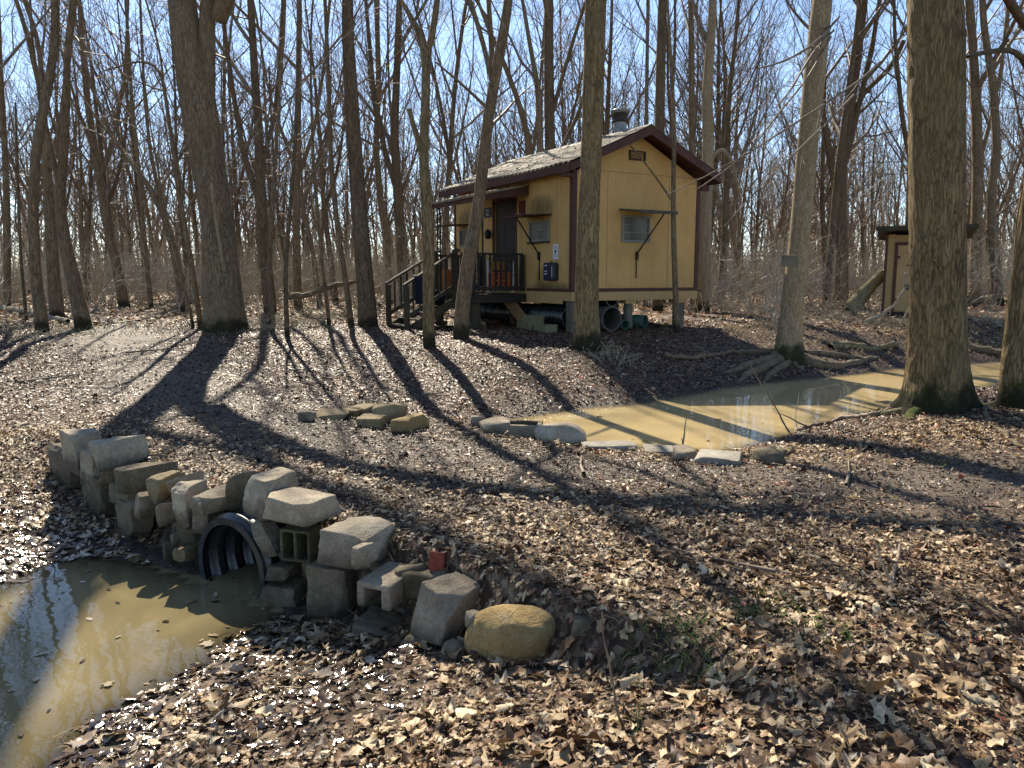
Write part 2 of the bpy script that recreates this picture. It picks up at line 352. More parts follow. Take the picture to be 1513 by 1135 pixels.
# ------------------------------------------------------------ leaf litter
def leaf_template(kind,n,g):
    """n stations; returns V (3n,3) unit length along x, faces quads"""
    x=np.linspace(0,1,n); env=np.sin(np.pi*np.clip(x,.0,1)**.85)**.75
    if kind=='oak': w=.25*env*(1+g.uniform(.1,.42)*np.sin(x*2*np.pi*g.uniform(2.4,3.6)+g.uniform(0,3))*(.4+env*.6)); w=np.maximum(w,.012)
    elif kind=='maple': w=.36*env*(1+.5*np.sin(x*2*np.pi*2.2-.6)); w=np.maximum(w,.012)
    elif kind=='beech': w=.24*env+.01
    else: w=.17*env*(1+.5*g.normal(size=n))+.02; w=np.abs(w)
    wl=w*(1+.2*g.normal(size=n)); wr=w*(1+.2*g.normal(size=n))*g.uniform(.6,1); sweep=.10*w/.3
    mid=np.stack([x,0*x,0*x],-1); L=np.stack([x+sweep,wl,0*x],-1); Rr=np.stack([x+sweep,-wr,0*x],-1)
    V=np.concatenate([mid,L,Rr]); V[:,0]-=.5
    a,b=g.uniform(-.7,.7),g.uniform(-1.2,1.5); tw=g.uniform(-.7,.7)
    c=np.abs(V[:,1])
    z=a*V[:,0]**2*.7+b*c**2*1.1+g.uniform(.0,.5)*c; 
    z+=.09*np.sin(V[:,0]*g.uniform(6,16)+g.uniform(0,6))*(c/.25)+.04*g.normal(size=len(V))*(c>0.02); V[:,1]+=g.uniform(-.25,.25)*V[:,0]**2
    # curl the sides over for some
    if g.random()<.55:
        k=g.uniform(1.5,4.6); th=c*k; y=np.sign(V[:,1])*np.sin(th)/k; z+= (1-np.cos(th))/k; V[:,1]=y
    y=V[:,1]*np.cos(tw*V[:,0])-z*np.sin(tw*V[:,0]); z2=V[:,1]*np.sin(tw*V[:,0])+z*np.cos(tw*V[:,0])
    V[:,1]=y;V[:,2]=z2
    i=np.arange(n-1); Q=np.concatenate([np.stack([i,i+1,i+1+n,i+n],-1),np.stack([i+2*n,i+1+2*n,i+1,i],-1)])
    return V,Q
def scatter(templ,X,Y,size,tilt,g,lift=.0,flat=0):
    """instances of templates at X,Y (arrays)"""
    n=len(X); Z=height(X,Y); ti=g.integers(0,len(templ),n); Vs=[];Qs=[];rn=[];uu=[];off=0
    e=.06; nx=-(height(X+e,Y)-Z)/e; ny=-(height(X,Y+e)-Z)/e; nx=np.clip(nx,-.5,.5); ny=np.clip(ny,-.5,.5)
    for k,(TV,TQ) in enumerate(templ):
        m=np.where(ti==k)[0]
        if not len(m): continue
        yaw=g.uniform(0,6.283,len(m)); tx=g.normal(0,1,len(m))*tilt[m]; ty=g.normal(0,1,len(m))*tilt[m]
        flip=np.where(g.random(len(m))<.5,1,-1)
        s=size[m]; P=TV[None]*s[:,None,None]; P=P*np.stack([np.ones(len(m)),np.ones(len(m)),flip],-1)[:,None,:]
        if flat: P[:,:,2]*=flat
        x,y,z=P[...,0],P[...,1],P[...,2]
        y,z=y*np.cos(tx)[:,None]-z*np.sin(tx)[:,None],y*np.sin(tx)[:,None]+z*np.cos(tx)[:,None]
        x,z=x*np.cos(ty)[:,None]+z*np.sin(ty)[:,None],-x*np.sin(ty)[:,None]+z*np.cos(ty)[:,None]
        x,y=x*np.cos(yaw)[:,None]-y*np.sin(yaw)[:,None],x*np.sin(yaw)[:,None]+y*np.cos(yaw)[:,None]
        z=z-nx[m][:,None]*x-ny[m][:,None]*y
        zmin=z.min(1); z=z-zmin[:,None]*.75+Z[m][:,None]+(g.random(len(m))*lift)[:,None]
        W=np.stack([x+X[m][:,None],y+Y[m][:,None],z],-1)
        nv=len(TV); Vs.append(W.reshape(-1,3)); Qs.append((TQ[None]+(np.arange(len(m))*nv)[:,None,None]+off).reshape(-1,TQ.shape[1])); off+=nv*len(m)
        rn.append(np.repeat(g.random(len(m)),nv))
    return np.concatenate(Vs),np.concatenate(Qs),np.concatenate(rn)
def leaf_mat(name,stops,rough,trans=.2,spec=.4):
    t=NT(name); c=t.ramp(t.attr('rnd'),stops,'LINEAR')
    n=t.noise(t.coord(kind='World'),70,3,.6); c=t.mix(t.ramp(n,[(.3,0),(.75,.5)]),c,t.mix(.6,c,(.03,.018,.01)))
    b=t.bsdf(c,rough,t.bump(n,.4,.004),spec=spec); tl=t.n('ShaderNodeBsdfTranslucent'); t.l(c,tl.inputs['Color'])
    m=t.n('ShaderNodeMixShader'); m.inputs[0].default_value=trans; t.l(b,m.inputs[1]); t.l(tl.outputs[0],m.inputs[2]); return t.done(m.outputs[0])
def pts_zone(g,n,d0,d1,half=.72,extra=1.6):
    """points in the camera's wedge between distances d0,d1 (plus a margin), density falling as distance"""
    d=np.sqrt(g.uniform(d0*d0,d1*d1,n)); w=d*half+extra; x=g.uniform(-1,1,n)*w; return x,d
def build_leaves():
    g=np.random.default_rng(5)
    dry=[(0,(.032,.017,.008)),(.18,(.095,.048,.021)),(.36,(.21,.12,.055)),(.56,(.37,.24,.12)),(.76,(.57,.42,.235)),(.92,(.76,.62,.40)),(.95,(.45,.13,.02)),(1,(.24,.06,.02))]
    mid=[(0,(.018,.010,.007)),(.38,(.042,.021,.012)),(.62,(.12,.058,.033)),(.78,(.25,.145,.088)),(.9,(.46,.34,.23)),(.95,(.40,.12,.05)),(1,(.22,.05,.025))]
    md=leaf_mat('dry_leaf',dry,.55); mm=leaf_mat('trodden_leaf',mid,.5,.12,.5)
    wetst=[(0,(.018,.011,.007)),(.35,(.07,.042,.022)),(.6,(.22,.14,.07)),(.85,(.42,.32,.2)),(1,(.55,.46,.33))]  # paler stops put the glare on the wet leaves into their colour
    mw=leaf_mat('wet_leaf',wetst,.16,.05,.8)
    def keep(x,y,tiny=False):
        z=height(x,y); dl=poly_sd(x,y,LOW);du=poly_sd(x,y,UP); w=wall_side(x,y)
        k=(dl<.10)&(du<-.05)&(np.hypot(x-PIPE[0]+.05,y-PIPE[1])>.42)&~((np.abs(w)<.14)&(x<-.3)&(x>-4)&(g.random(len(x))<.6))
        return k
    T=[leaf_template(k,11,g) for k in ['oak']*10+['maple']*4+['beech']*10]
    # near, dry, big
    x,y=pts_zone(g,60000,1.2,7.8,.75,1.3); pd=path_d(x,y); dl=-poly_sd(x,y,LOW); ws=wall_side(x,y)
    ok=keep(x,y)&(g.random(len(x))<np.clip(.02+(pd-.35)/1.5,.02,1)*np.where(x<.5,1,1.0))&(fbm2(x,y,1.2,77,2)>-.33+.2*g.normal(size=len(x)))
    wetm=(dl<.30+.25*g.random(len(x)))&(ws<0); x1,y1=x[ok&~wetm],y[ok&~wetm]; d=np.hypot(x1,y1)
    sz=np.clip(g.lognormal(-2.95,.45,len(x1)),.02,.15)*np.clip(1.18-.10*d,.62,1.1)
    V,Q,rn=scatter(T,x1,y1,sz,np.abs(g.normal(0,.17,len(x1)))+.04,g,.035)
    rn=np.clip(rn*.93+.07*(x1.mean()*0)+0,0,1)
    link('dry_leaves',mesh_np('dry_leaves',V,[Q],attr={'rnd':rn}),md).update_tag(); o=bpy.data.objects['dry_leaves']
    tag(o,'pale curled dry leaves covering the near ground right of the pond','leaf litter',kind='stuff')
    # broken bits everywhere near and on the path
    Tb=[leaf_template('bit',4,g) for _ in range(12)]+[leaf_template('beech',5,g) for _ in range(6)]
    x,y=pts_zone(g,120000,1.3,14,.75,1.2); ok=keep(x,y)&(g.random(len(x))<np.clip(7/np.hypot(x,y),.35,1)*np.clip(.36+path_d(x,y)/1.5,.36,1)); x,y=x[ok],y[ok]; d=np.hypot(x,y)
    dl=-poly_sd(x,y,LOW); ws=wall_side(x,y); wm=(dl<.55+.4*g.random(len(x)))&(ws<0)
    sz=np.clip(g.lognormal(-3.6,.4,len(x)),.012,.07)*(1+d*.03)
    a,b=x[~wm],y[~wm]; V,Q,rn=scatter(Tb,a,b,sz[~wm],np.abs(g.normal(0,.18,len(a))),g,.012)
    o=link('leaf_fragments',mesh_np('leaf_fragments',V,[Q],attr={'rnd':rn}),mm); tag(o,'broken brown leaf bits trodden over the path and banks','leaf litter',kind='stuff')
    n=42000; k=g.integers(0,len(PATH)-1,n); f=g.random(n); x=PATH[k,0]*(1-f)+PATH[k+1,0]*f+g.normal(size=n)*.75; y=PATH[k,1]*(1-f)+PATH[k+1,1]*f+g.normal(size=n)*.75; ok=keep(x,y)&(y<13.5); x,y=x[ok],y[ok]
    V,Q,rn=scatter(Tb,x,y,np.clip(g.lognormal(-4.0,.4,len(x)),.009,.045)*(1+y*.03),np.abs(g.normal(0,.22,len(x))),g,.008)
    o=link('path_chips',mesh_np('path_chips',V,[Q],attr={'rnd':rn*.84}),mm); tag(o,'fine chips of leaf pressed into the muddy path','leaf litter',kind='stuff')
    # wet leaves round the pond
    n=26000; x=g.uniform(-5.4,.4,n); y=g.uniform(.8,6.8,n); dl=poly_sd(x,y,LOW); ws=wall_side(x,y)
    ok=(ws<-.12)&(dl<.42)&(g.random(n)<np.where(dl<0,np.clip(1.15+dl*.8,0,1),np.clip(1-dl*2.6,0,.5))); ok&=~((np.hypot((x+1.75),(y-4.9))<.55))&~((dl>0)&(y>4.3)); x,y=x[ok],y[ok]
    V,Q,rn=scatter(T,x,y,np.clip(g.lognormal(-2.85,.4,len(x)),.03,.12),np.full(len(x),.12),g,.012,flat=.45)
    o=link('wet_leaves',mesh_np('wet_leaves',V,[Q],attr={'rnd':rn}),mw); tag(o,'dark wet leaves plastered on the muddy margin of the pond','leaf litter',kind='stuff')
    # leaves afloat
    n=900; x=np.concatenate([g.uniform(-5,-1.4,n),g.uniform(0,9,n)]); y=np.concatenate([g.uniform(1.5,5.4,n),g.uniform(8,15,n)]); lv=np.where(y<6,WL,WU); d=np.where(y<6,poly_sd(x,y,LOW),poly_sd(x,y,UP)); ok=(d>.02)&(g.random(2*n)<np.exp(-d*3.2)*.75+.03); x,y,lv=x[ok],y[ok],lv[ok]
    V,Q,rn=scatter(T,x,y,np.clip(g.lognormal(-3.,.4,len(x)),.02,.10),np.full(len(x),.02),g,0,flat=.12); V=V.reshape(-1,3)
    # lift every floating leaf to the water surface
    nv=len(T[0][0]); V=V.reshape(-1,nv,3); lvl=np.where(V[:,:,1].mean(1)<6,WL,WU)+.004; V[:,:,2]=lvl[:,None]+(V[:,:,2]-V[:,:,2].min(1,keepdims=True))*.35; V=V.reshape(-1,3)
    o=link('floating_leaves',mesh_np('floating_leaves',V,[Q],attr={'rnd':rn}),mw); tag(o,'scattered leaves afloat along the edges of both waters','floating leaves',kind='stuff')
    # leaf stalks and bits of twig
    x,y=pts_zone(g,9000,1.3,9,.75,1.); ok=keep(x,y)&(path_d(x,y)>.3); x,y=x[ok],y[ok]; n=len(x); L=g.uniform(.03,.13,n); a=g.uniform(0,6.28,n); z=height(x,y)+g.uniform(.008,.04,n); s=np.linspace(-.5,.5,4); bd=g.normal(size=n)*.25
    P=np.stack([x[:,None]+np.cos(a)[:,None]*L[:,None]*s-np.sin(a)[:,None]*L[:,None]*bd[:,None]*s**2*4,y[:,None]+np.sin(a)[:,None]*L[:,None]*s+np.cos(a)[:,None]*L[:,None]*bd[:,None]*s**2*4,z[:,None]+g.normal(size=(n,1))*.15*L[:,None]*s],-1); V,Q=tubes_np([(P,np.repeat(g.uniform(.0009,.0022,n)[:,None],4,1),3)])
    o=link('leaf_stalks',mesh_np('leaf_stalks',V,[Q],attr={'rnd':np.repeat(g.uniform(.3,.9,n),12)}),md); tag(o,'thin leaf stalks and twig bits strewn among the leaves','leaf litter',kind='stuff')
    # middle distance
    Tm=[leaf_template(k,5,g) for k in ['oak','maple','beech','beech','bit']*2]
    x,y=pts_zone(g,105000,7,19,.75,1.5); pd=path_d(x,y); ok=keep(x,y)&(g.random(len(x))<np.clip(.04+(pd-.4)/1.6,.04,1)); x,y=x[ok],y[ok]
    V1=scatter(Tm,x,y,np.clip(g.lognormal(-3.15,.35,len(x)),.025,.09),np.abs(g.normal(0,.18,len(x))),g,.02)
    o=link('brown_leaves',mesh_np('brown_leaves',V1[0],[V1[1]],attr={'rnd':V1[2]*.97}),mm); tag(o,'reddish brown leaf litter on the rise around the cabin','leaf litter',kind='stuff')
    Tf=[leaf_template(k,3,g) for k in ['beech','bit']*3]
    x,y=pts_zone(g,42000,17,52,.75,2); ok=keep(x,y)&(g.random(len(x))<np.clip(.35+.5*fbm2(x,y,.25,5,2)+24/np.hypot(x,y)*.5,0,1)); x,y=x[ok],y[ok]; d=np.hypot(x,y)
    V1=scatter(Tf,x,y,.09+d*.0035,np.abs(g.normal(0,.2,len(x))),g,.02)
    o=link('far_leaves',mesh_np('far_leaves',V1[0],[V1[1]],attr={'rnd':np.clip(V1[2]+.08,0,.96)}),md); tag(o,'tan leaf litter spread far back between the trunks','leaf litter',kind='stuff')
def build_grass():
    g=np.random.default_rng(8); t=NT('young_grass'); c=t.ramp(t.attr('rnd'),[(0,(.05,.10,.02)),(.6,(.12,.20,.04)),(1,(.30,.32,.10))]); m=t.done(t.bsdf(c,.5,spec=.3))
    P=[];Rr=[]
    cl=[ground(u,v) for u,v in[(985,930),(1010,950),(1040,930),(1110,905),(1130,915),(1215,935),(1030,1000),(990,965),(1150,890),(940,975),(1180,930),(1240,950),(1060,1000),(1300,800),(1390,690),(1215,690),(1145,670),(1500,700),(980,1010),(925,1080)]]
    for q,c0 in enumerate(cl):
        for _ in range(17 if q<13 else 9):
            p=c0+np.array([g.normal(0,.07),g.normal(0,.06),0]); p[2]=hz(p[0],p[1])+.01; h=g.uniform(.03,.11); d=g.normal(0,1,2); d/=np.linalg.norm(d)+1e-6
            s=np.linspace(0,1,4)[:,None]; pts=p+np.concatenate([d[None]*h*.7*s**1.7,s*h*(1-.3*s)],1); P.append(pts); Rr.append(np.array([.0018,.0018,.0014,.0004])*1.3)
    V,Q=tubes_np([(np.array(P),np.array(Rr),3)]); o=link('grass',mesh_np('grass',V,[Q],attr={'rnd':np.repeat(g.random(len(P)),12)}),m); tag(o,'small tufts of young green grass poking through leaves','grass',kind='stuff')
    # sparse green cover far left behind the path, and pale dry grass near the outhouse
    P=[];n=9000; x=g.uniform(-19,-3,n); y=g.uniform(15,34,n); k=(fbm2(x,y,.35,3,2)>-.05); x,y=x[k],y[k]
    n2=5200; x2=g.uniform(4.6,12,n2);y2=g.uniform(15.5,21,n2); k2=fbm2(x2,y2,.6,31,2)>-.02; k2&=poly_sd(x2,y2,UP)<-.5; x2,y2=x2[k2],y2[k2]
    X=np.concatenate([x,x2]);Y=np.concatenate([y,y2]); Z=height(X,Y); H=g.uniform(.05,.14,len(X)); a=g.uniform(0,6.28,len(X)); s=np.linspace(0,1,3)
    Pn=np.stack([X[:,None]+np.cos(a)[:,None]*H[:,None]*s**1.6*.9,Y[:,None]+np.sin(a)[:,None]*H[:,None]*s**1.6*.9,Z[:,None]+H[:,None]*s],-1); Rn=np.repeat(np.array([[.006,.005,.001]]),len(X),0)
    V,Q=tubes_np([(Pn,Rn,3)]); rn=np.concatenate([g.uniform(.2,.9,len(x)),np.full(len(x2),1.)]); t=NT('thin_grass'); c=t.ramp(t.attr('rnd'),[(0,(.06,.085,.03)),(.85,(.16,.17,.07)),(1,(.36,.27,.15))]); m=t.done(t.bsdf(c,.6,spec=.3))
    o=link('thin_grass',mesh_np('thin_grass',V,[Q],attr={'rnd':np.repeat(rn,9)}),m); tag(o,'thin grass scattered on the forest floor farther back','grass',kind='stuff')
# ------------------------------------------------------------ stones
def stone_mat(name,c1,c2,moss=0,speck=.5,dirt=.6):
    t=NT(name); v=t.coord(); oi=t.n('ShaderNodeObjectInfo'); 
    va=t.n('ShaderNodeVectorMath'); va.operation='MULTIPLY_ADD'; t.l(oi.outputs['Random'],va.inputs[0]); va.inputs[1].default_value=(31,17,23); t.l(v,va.inputs[2]); v=va.outputs[0]
    n=t.noise(v,4,6,.65); f=t.noise(v,60,4,.75); g=t.noise(v,17,5,.7,.5)
    c=t.mix(t.ramp(n,[(.32,0),(.68,1)]),c1,c2)
    c=t.mix(t.ramp(f,[(.35,speck),(.62,0)]),c,tuple(k*.45 for k in c1)); c=t.mix(t.ramp(g,[(.56,0),(.72,.45)]),c,(.42,.39,.32))
    c=t.mix(t.ramp(t.noise(v,2.3,5,.7),[(.42,0),(.62,dirt)]),c,(.055,.042,.028))
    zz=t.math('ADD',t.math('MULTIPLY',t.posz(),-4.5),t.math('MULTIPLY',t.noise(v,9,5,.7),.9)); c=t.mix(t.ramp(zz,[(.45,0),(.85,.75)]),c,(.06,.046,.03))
    if moss: c=t.mix(t.ramp(t.noise(v,6,5,.7),[(.45,0),(.62,moss)]),c,(.075,.085,.02))
    cr=t.voro(v,7,'DISTANCE_TO_EDGE'); crk=t.ramp(cr,[(0,0),(.03,1)]); h=t.math('ADD',t.math('ADD',t.math('MULTIPLY',g,.7),t.math('MULTIPLY',f,.45)),t.math('MULTIPLY',crk,.12)); return t.done(t.bsdf(c,.88,t.bump(h,1,.02),spec=.25))
def stone_geo(L,D,Hh,kind,seed,n=11):
    g=np.random.default_rng(seed); a=np.linspace(-1,1,n)
    if kind in('block','slab'): a=np.sign(a)*(1-(1-np.abs(a))**1.7)
    A,B=np.meshgrid(a,a,indexing='ij'); o=np.ones_like(A); Vs=[];Qs=[]
    for k in range(3):
        for sg in(-1,1):
            c=[None]*3; c[k]=o*sg; c[(k+1)%3]=A; c[(k+2)%3]=B*(1 if sg>0 else -1); P=np.stack(c,-1).reshape(-1,3)
            i=np.arange(n-1)[:,None]*n+np.arange(n-1)[None]; q=np.stack([i,i+n,i+n+1,i+1],-1).reshape(-1,4)+len(Vs)*n*n; Vs.append(P);Qs.append(q)
    V=np.concatenate(Vs);Q=np.concatenate(Qs)
    key=np.round(V*1e4).astype(np.int64); _,ix,inv=np.unique(key,axis=0,return_index=True,return_inverse=True); V=V[ix];Q=inv.ravel()[Q]
    p={'block':26,'slab':20,'rough':9,'round':2.6}[kind]; r=(np.abs(V)**p).sum(1)**(1/p); V=V/r[:,None]
    cn={'block':.10,'slab':.12,'rough':.24,'round':.22}[kind]; C=g.normal(0,cn,(2,2,2,3)); W=(V+1)/2
    off=0
    for i in(0,1):
        for j in(0,1):
            for k in(0,1): off=off+C[i,j,k]*((W[:,0] if i else 1-W[:,0])*(W[:,1] if j else 1-W[:,1])*(W[:,2] if k else 1-W[:,2]))[:,None]
    V=V+off
    for _ in range({'block':4,'slab':5,'rough':8,'round':4}[kind]-(3 if seed==133 else 0)):
        nn=g.normal(size=3); nn/=np.linalg.norm(nn); s=V@nn; m=s.max()*g.uniform(.74,.93); V=V-np.outer(np.clip(s-m,0,9),nn)*.97
    V=V*np.array([L,D,Hh])/2; sc=1/max(.12,min(L,D,Hh)); am=.035*min(L,Hh,D)**.5*.5
    N=V/np.linalg.norm(V,axis=1,keepdims=True)
    V=V+N*(fbm(V*sc*.9+seed,seed,4)*am*2.3+fbm(V*sc*4+seed,seed+5,4)*am*1.1)[:,None]
    return V,Q
def rotm(yaw,tx=0,ty=0): return np.array((Matrix.Rotation(R(yaw),3,'Z')@Matrix.Rotation(R(tx),3,'X')@Matrix.Rotation(R(ty),3,'Y')))
def fit_box(geo,bbox,Y,yaw,tx,ty,L,Hh):
    """place a shape so that it covers the measured extent at the depth Y; returns size, centre"""
    u0,v0,u1,v1=bbox; c=at_y((u0+u1)/2,(v0+v1)/2,Y)
    for _ in range(7):
        V=geo(L,Hh)@rotm(yaw,tx,ty).T+c; U,W,_d=proj(V)
        L=min(.75,L*np.clip((u1-u0)/(U.max()-U.min()),.6,1.6)); Hh*=np.clip((v1-v0)/(W.max()-W.min()),.6,1.6)
        c=c+np.array([((u0+u1)-(U.max()+U.min()))/2*Y/F,0,-((v0+v1)-(W.max()+W.min()))/2*Y/F])
    return L,Hh,c
def wallY(u,v,off):
    best=None
    for i in range(len(WALL)-1):
        A,B=WALL[i],WALL[i+1]; P=at_plane(u,v,A,B); t=np.dot(P[:2]-A,B-A)/np.dot(B-A,B-A); e=abs(np.clip(t,0,1)-t)
        if best is None or e<best[0]: best=(e,P,B-A)
    P=best[1]; return P[1]+off, math.degrees(math.atan2(best[2][1],best[2][0]))
def build_stones():
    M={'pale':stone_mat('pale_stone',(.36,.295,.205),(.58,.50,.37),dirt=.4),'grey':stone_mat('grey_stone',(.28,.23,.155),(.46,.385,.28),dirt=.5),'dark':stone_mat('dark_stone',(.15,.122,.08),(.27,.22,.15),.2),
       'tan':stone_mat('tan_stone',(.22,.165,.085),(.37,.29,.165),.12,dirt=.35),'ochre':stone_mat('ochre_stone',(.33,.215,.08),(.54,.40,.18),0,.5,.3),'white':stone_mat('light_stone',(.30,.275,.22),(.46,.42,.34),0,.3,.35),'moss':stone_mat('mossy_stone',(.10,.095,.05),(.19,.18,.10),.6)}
    G='stones and blocks of the low retaining wall'
    # kind, material, bbox, offset behind wall line, depth m, yaw tweak, tilt x, tilt y, label
    T=[('block','pale',(91,634,148,699),.04,.24,0,0,0,'rough_block','pale notched block with leaves in its hollow, at the far left end of the wall'),
     ('block','grey',(121,663,162,719),-.03,.14,0,0,0,'rough_block','upright grey block directly under the broad flat capstone at the left end'),
     ('slab','pale',(136,643,215,692),.10,.42,8,0,0,'capstone','broad flat topped pale capstone at the left end of the wall'),
     ('rough','tan',(155,690,184,712),.05,.25,0,0,0,'rough_stone','small stone wedged under the right side of the broad capstone'),
     ('block','dark',(74,655,126,724),-.02,.15,0,0,0,'rough_block','long dark footing block at the far left foot of the wall'),
     ('block','dark',(120,695,174,757),-.04,.15,0,0,0,'rough_block','dark footing block below the upright grey block on the left'),
     ('slab','dark',(172,683,258,726),.14,.45,0,0,0,'flat_stone','flat nearly black stone with a speckled top beside the capstone'),
     ('block','dark',(164,706,222,744),-.01,.20,0,0,0,'rough_stone','brown stone directly under the flat nearly black stone'),
     ('block','dark',(173,730,226,788),-.06,.18,0,0,0,'rough_block','tall dark mossy block at the foot of the left stretch of wall'),
     ('rough','tan',(219,696,272,741),.03,.32,20,0,0,'faceted_stone','yellowish faceted stone on top between the black flat stone and grey block'),
     ('rough','grey',(258,697,288,724),.16,.26,0,0,0,'rough_stone','small grey stone tucked behind the yellowish faceted stone'),
     ('block','grey',(203,724,246,764),-.05,.24,0,0,14,'rough_stone','oblong stone sloping down to the right below the yellowish faceted stone'),
     ('rough','grey',(238,739,268,774),-.04,.22,10,0,0,'rough_stone','small pointed stone just left of the square grey block'),
     ('block','pale',(256,710,305,774),.0,.24,22,0,0,'rough_block','square grey block with a clean upright face, left of the slanting slab'),
     ('slab','grey',(286,716,356,757),.06,.30,-6,0,8,'slab','thin slanting slab leading down to the top of the culvert pipe'),
     ('block','dark',(286,740,332,784),.05,.20,14,0,0,'rough_block','shaded block under the slanting slab left of the pipe'),
     ('block','tan',(258,799,300,826),-.10,.20,14,0,0,'rough_stone','low block lying at the waterline left of the pipe'),
     ('rough','grey',(257,784,274,801),-.04,.12,0,0,0,'small_stone','fist sized stone sitting in the mud above the waterline block'),
     ('rough','dark',(245,800,262,826),-.08,.12,0,0,0,'small_stone','small dark stone at the left side of the waterline block'),
     ('round','dark',(343,697,378,750),.18,.34,0,0,0,'rough_stone','rounded dark stone behind the tall domed block above the pipe'),
     ('rough','pale',(362,692,438,764),.03,.34,12,0,0,'domed_block','tall domed pale block on top of the wall above the pipe'),
     ('slab','pale',(391,721,502,774),-.02,.34,14,0,2,'slab','long thick pale slab on top right of the domed block'),
     ('slab','grey',(377,760,420,820),-.10,.20,30,0,-32,'leaning_slab','narrow slab leaning against the right side of the pipe'),
     ('block','pale',(472,764,580,836),.0,.36,14,0,0,'rough_block','large pale block on top of the wall under the long slab, by the leaf bank'),
     ('rough','grey',(522,803,556,836),-.16,.16,10,0,0,'small_stone','small grey stone resting in front of the large pale block'),
     ('slab','dark',(395,822,455,854),-.03,.24,16,0,0,'flat_stone','thin dark stone under the two celled concrete block'),
     ('block','dark',(383,850,460,910),-.04,.24,22,0,0,'rough_block','brown block at the waterline right of the pipe'),
     ('block','dark',(455,826,532,922),-.03,.22,24,0,0,'rough_block','tall brown block in the bottom course with a mossy top edge'),
     ('slab','dark',(517,896,604,963),-.18,.24,22,0,4,'rough_block','low muddy block in front of the U shaped concrete block'),
     ('block','grey',(608,846,706,950),-.03,.24,2,-10,6,'rough_block','large grey kerb like stone tilted down toward the golden boulder'),
     ('round','dark',(598,936,642,990),-.22,.17,0,0,0,'cobble','round dark cobble below the tilted grey stone'),
     ('rough','grey',(690,902,709,922),-.07,.08,0,0,0,'pebble','small pale pebble between the tilted stone and the golden boulder'),
     ('round','dark',(655,945,690,985),-.16,.13,0,0,0,'cobble','small muddy cobble at the left foot of the golden boulder'),
     ('round','ochre',(689,894,818,983),-.04,.33,10,0,0,'boulder','golden brown rounded boulder at the right end of the wall')]
    for i,(k,m,bb,off,D,dy,tx,ty,nm,lab) in enumerate(T):
        u,v=(bb[0]+bb[2])/2,(bb[1]+bb[3])/2; Y,ya=wallY(u,v,off+D*.30); sd=100+i; bb=(bb[0]-3,bb[1]-1,bb[2]+3,bb[3]+5)
        L,Hh,c=fit_box(lambda a,b:stone_geo(a,D,b,k,sd,6)[0],bb,Y,ya+dy,tx,ty,.3,.2)
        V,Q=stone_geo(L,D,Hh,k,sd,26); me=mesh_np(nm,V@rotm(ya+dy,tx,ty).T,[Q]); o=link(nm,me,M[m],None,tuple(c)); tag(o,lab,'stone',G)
        try: me.set_sharp_from_angle(angle=R(38))
        except Exception: pass
    # rubble packed in the gaps
    g=np.random.default_rng(9)
    for i in range(30):
        f=.06+.70*(i+g.uniform(0,.8))/30; k=f*(len(WALL)-3)+1; j=int(k); p=WALL[j]*(1-(k-j))+WALL[j+1]*(k-j)
        if abs((p[0]+.12-PIPE[0])*PIPE_AX[1]-(p[1]+.15-PIPE[1])*PIPE_AX[0])<.55: continue
        z=g.uniform(-.32,-.10); V,Q=stone_geo(g.uniform(.16,.30),g.uniform(.14,.2),g.uniform(.12,.22),'rough',500+i,14); off=g.uniform(.12,.22)
        o=link('rubble_stone',mesh_np('rubble_stone',V@rotm(g.uniform(0,360),g.normal()*15,0).T,[Q]),M['dark'],None,(p[0]+off*.6,p[1]+off*.8,z)); tag(o,'muddy rubble stone packed in a gap of the retaining wall','stone','rubble packed between the wall blocks')
    # ground stones: bbox, depth, yaw
    G2='stones lying on the path above the culvert'; G3='stones edging the near bank of the creek'
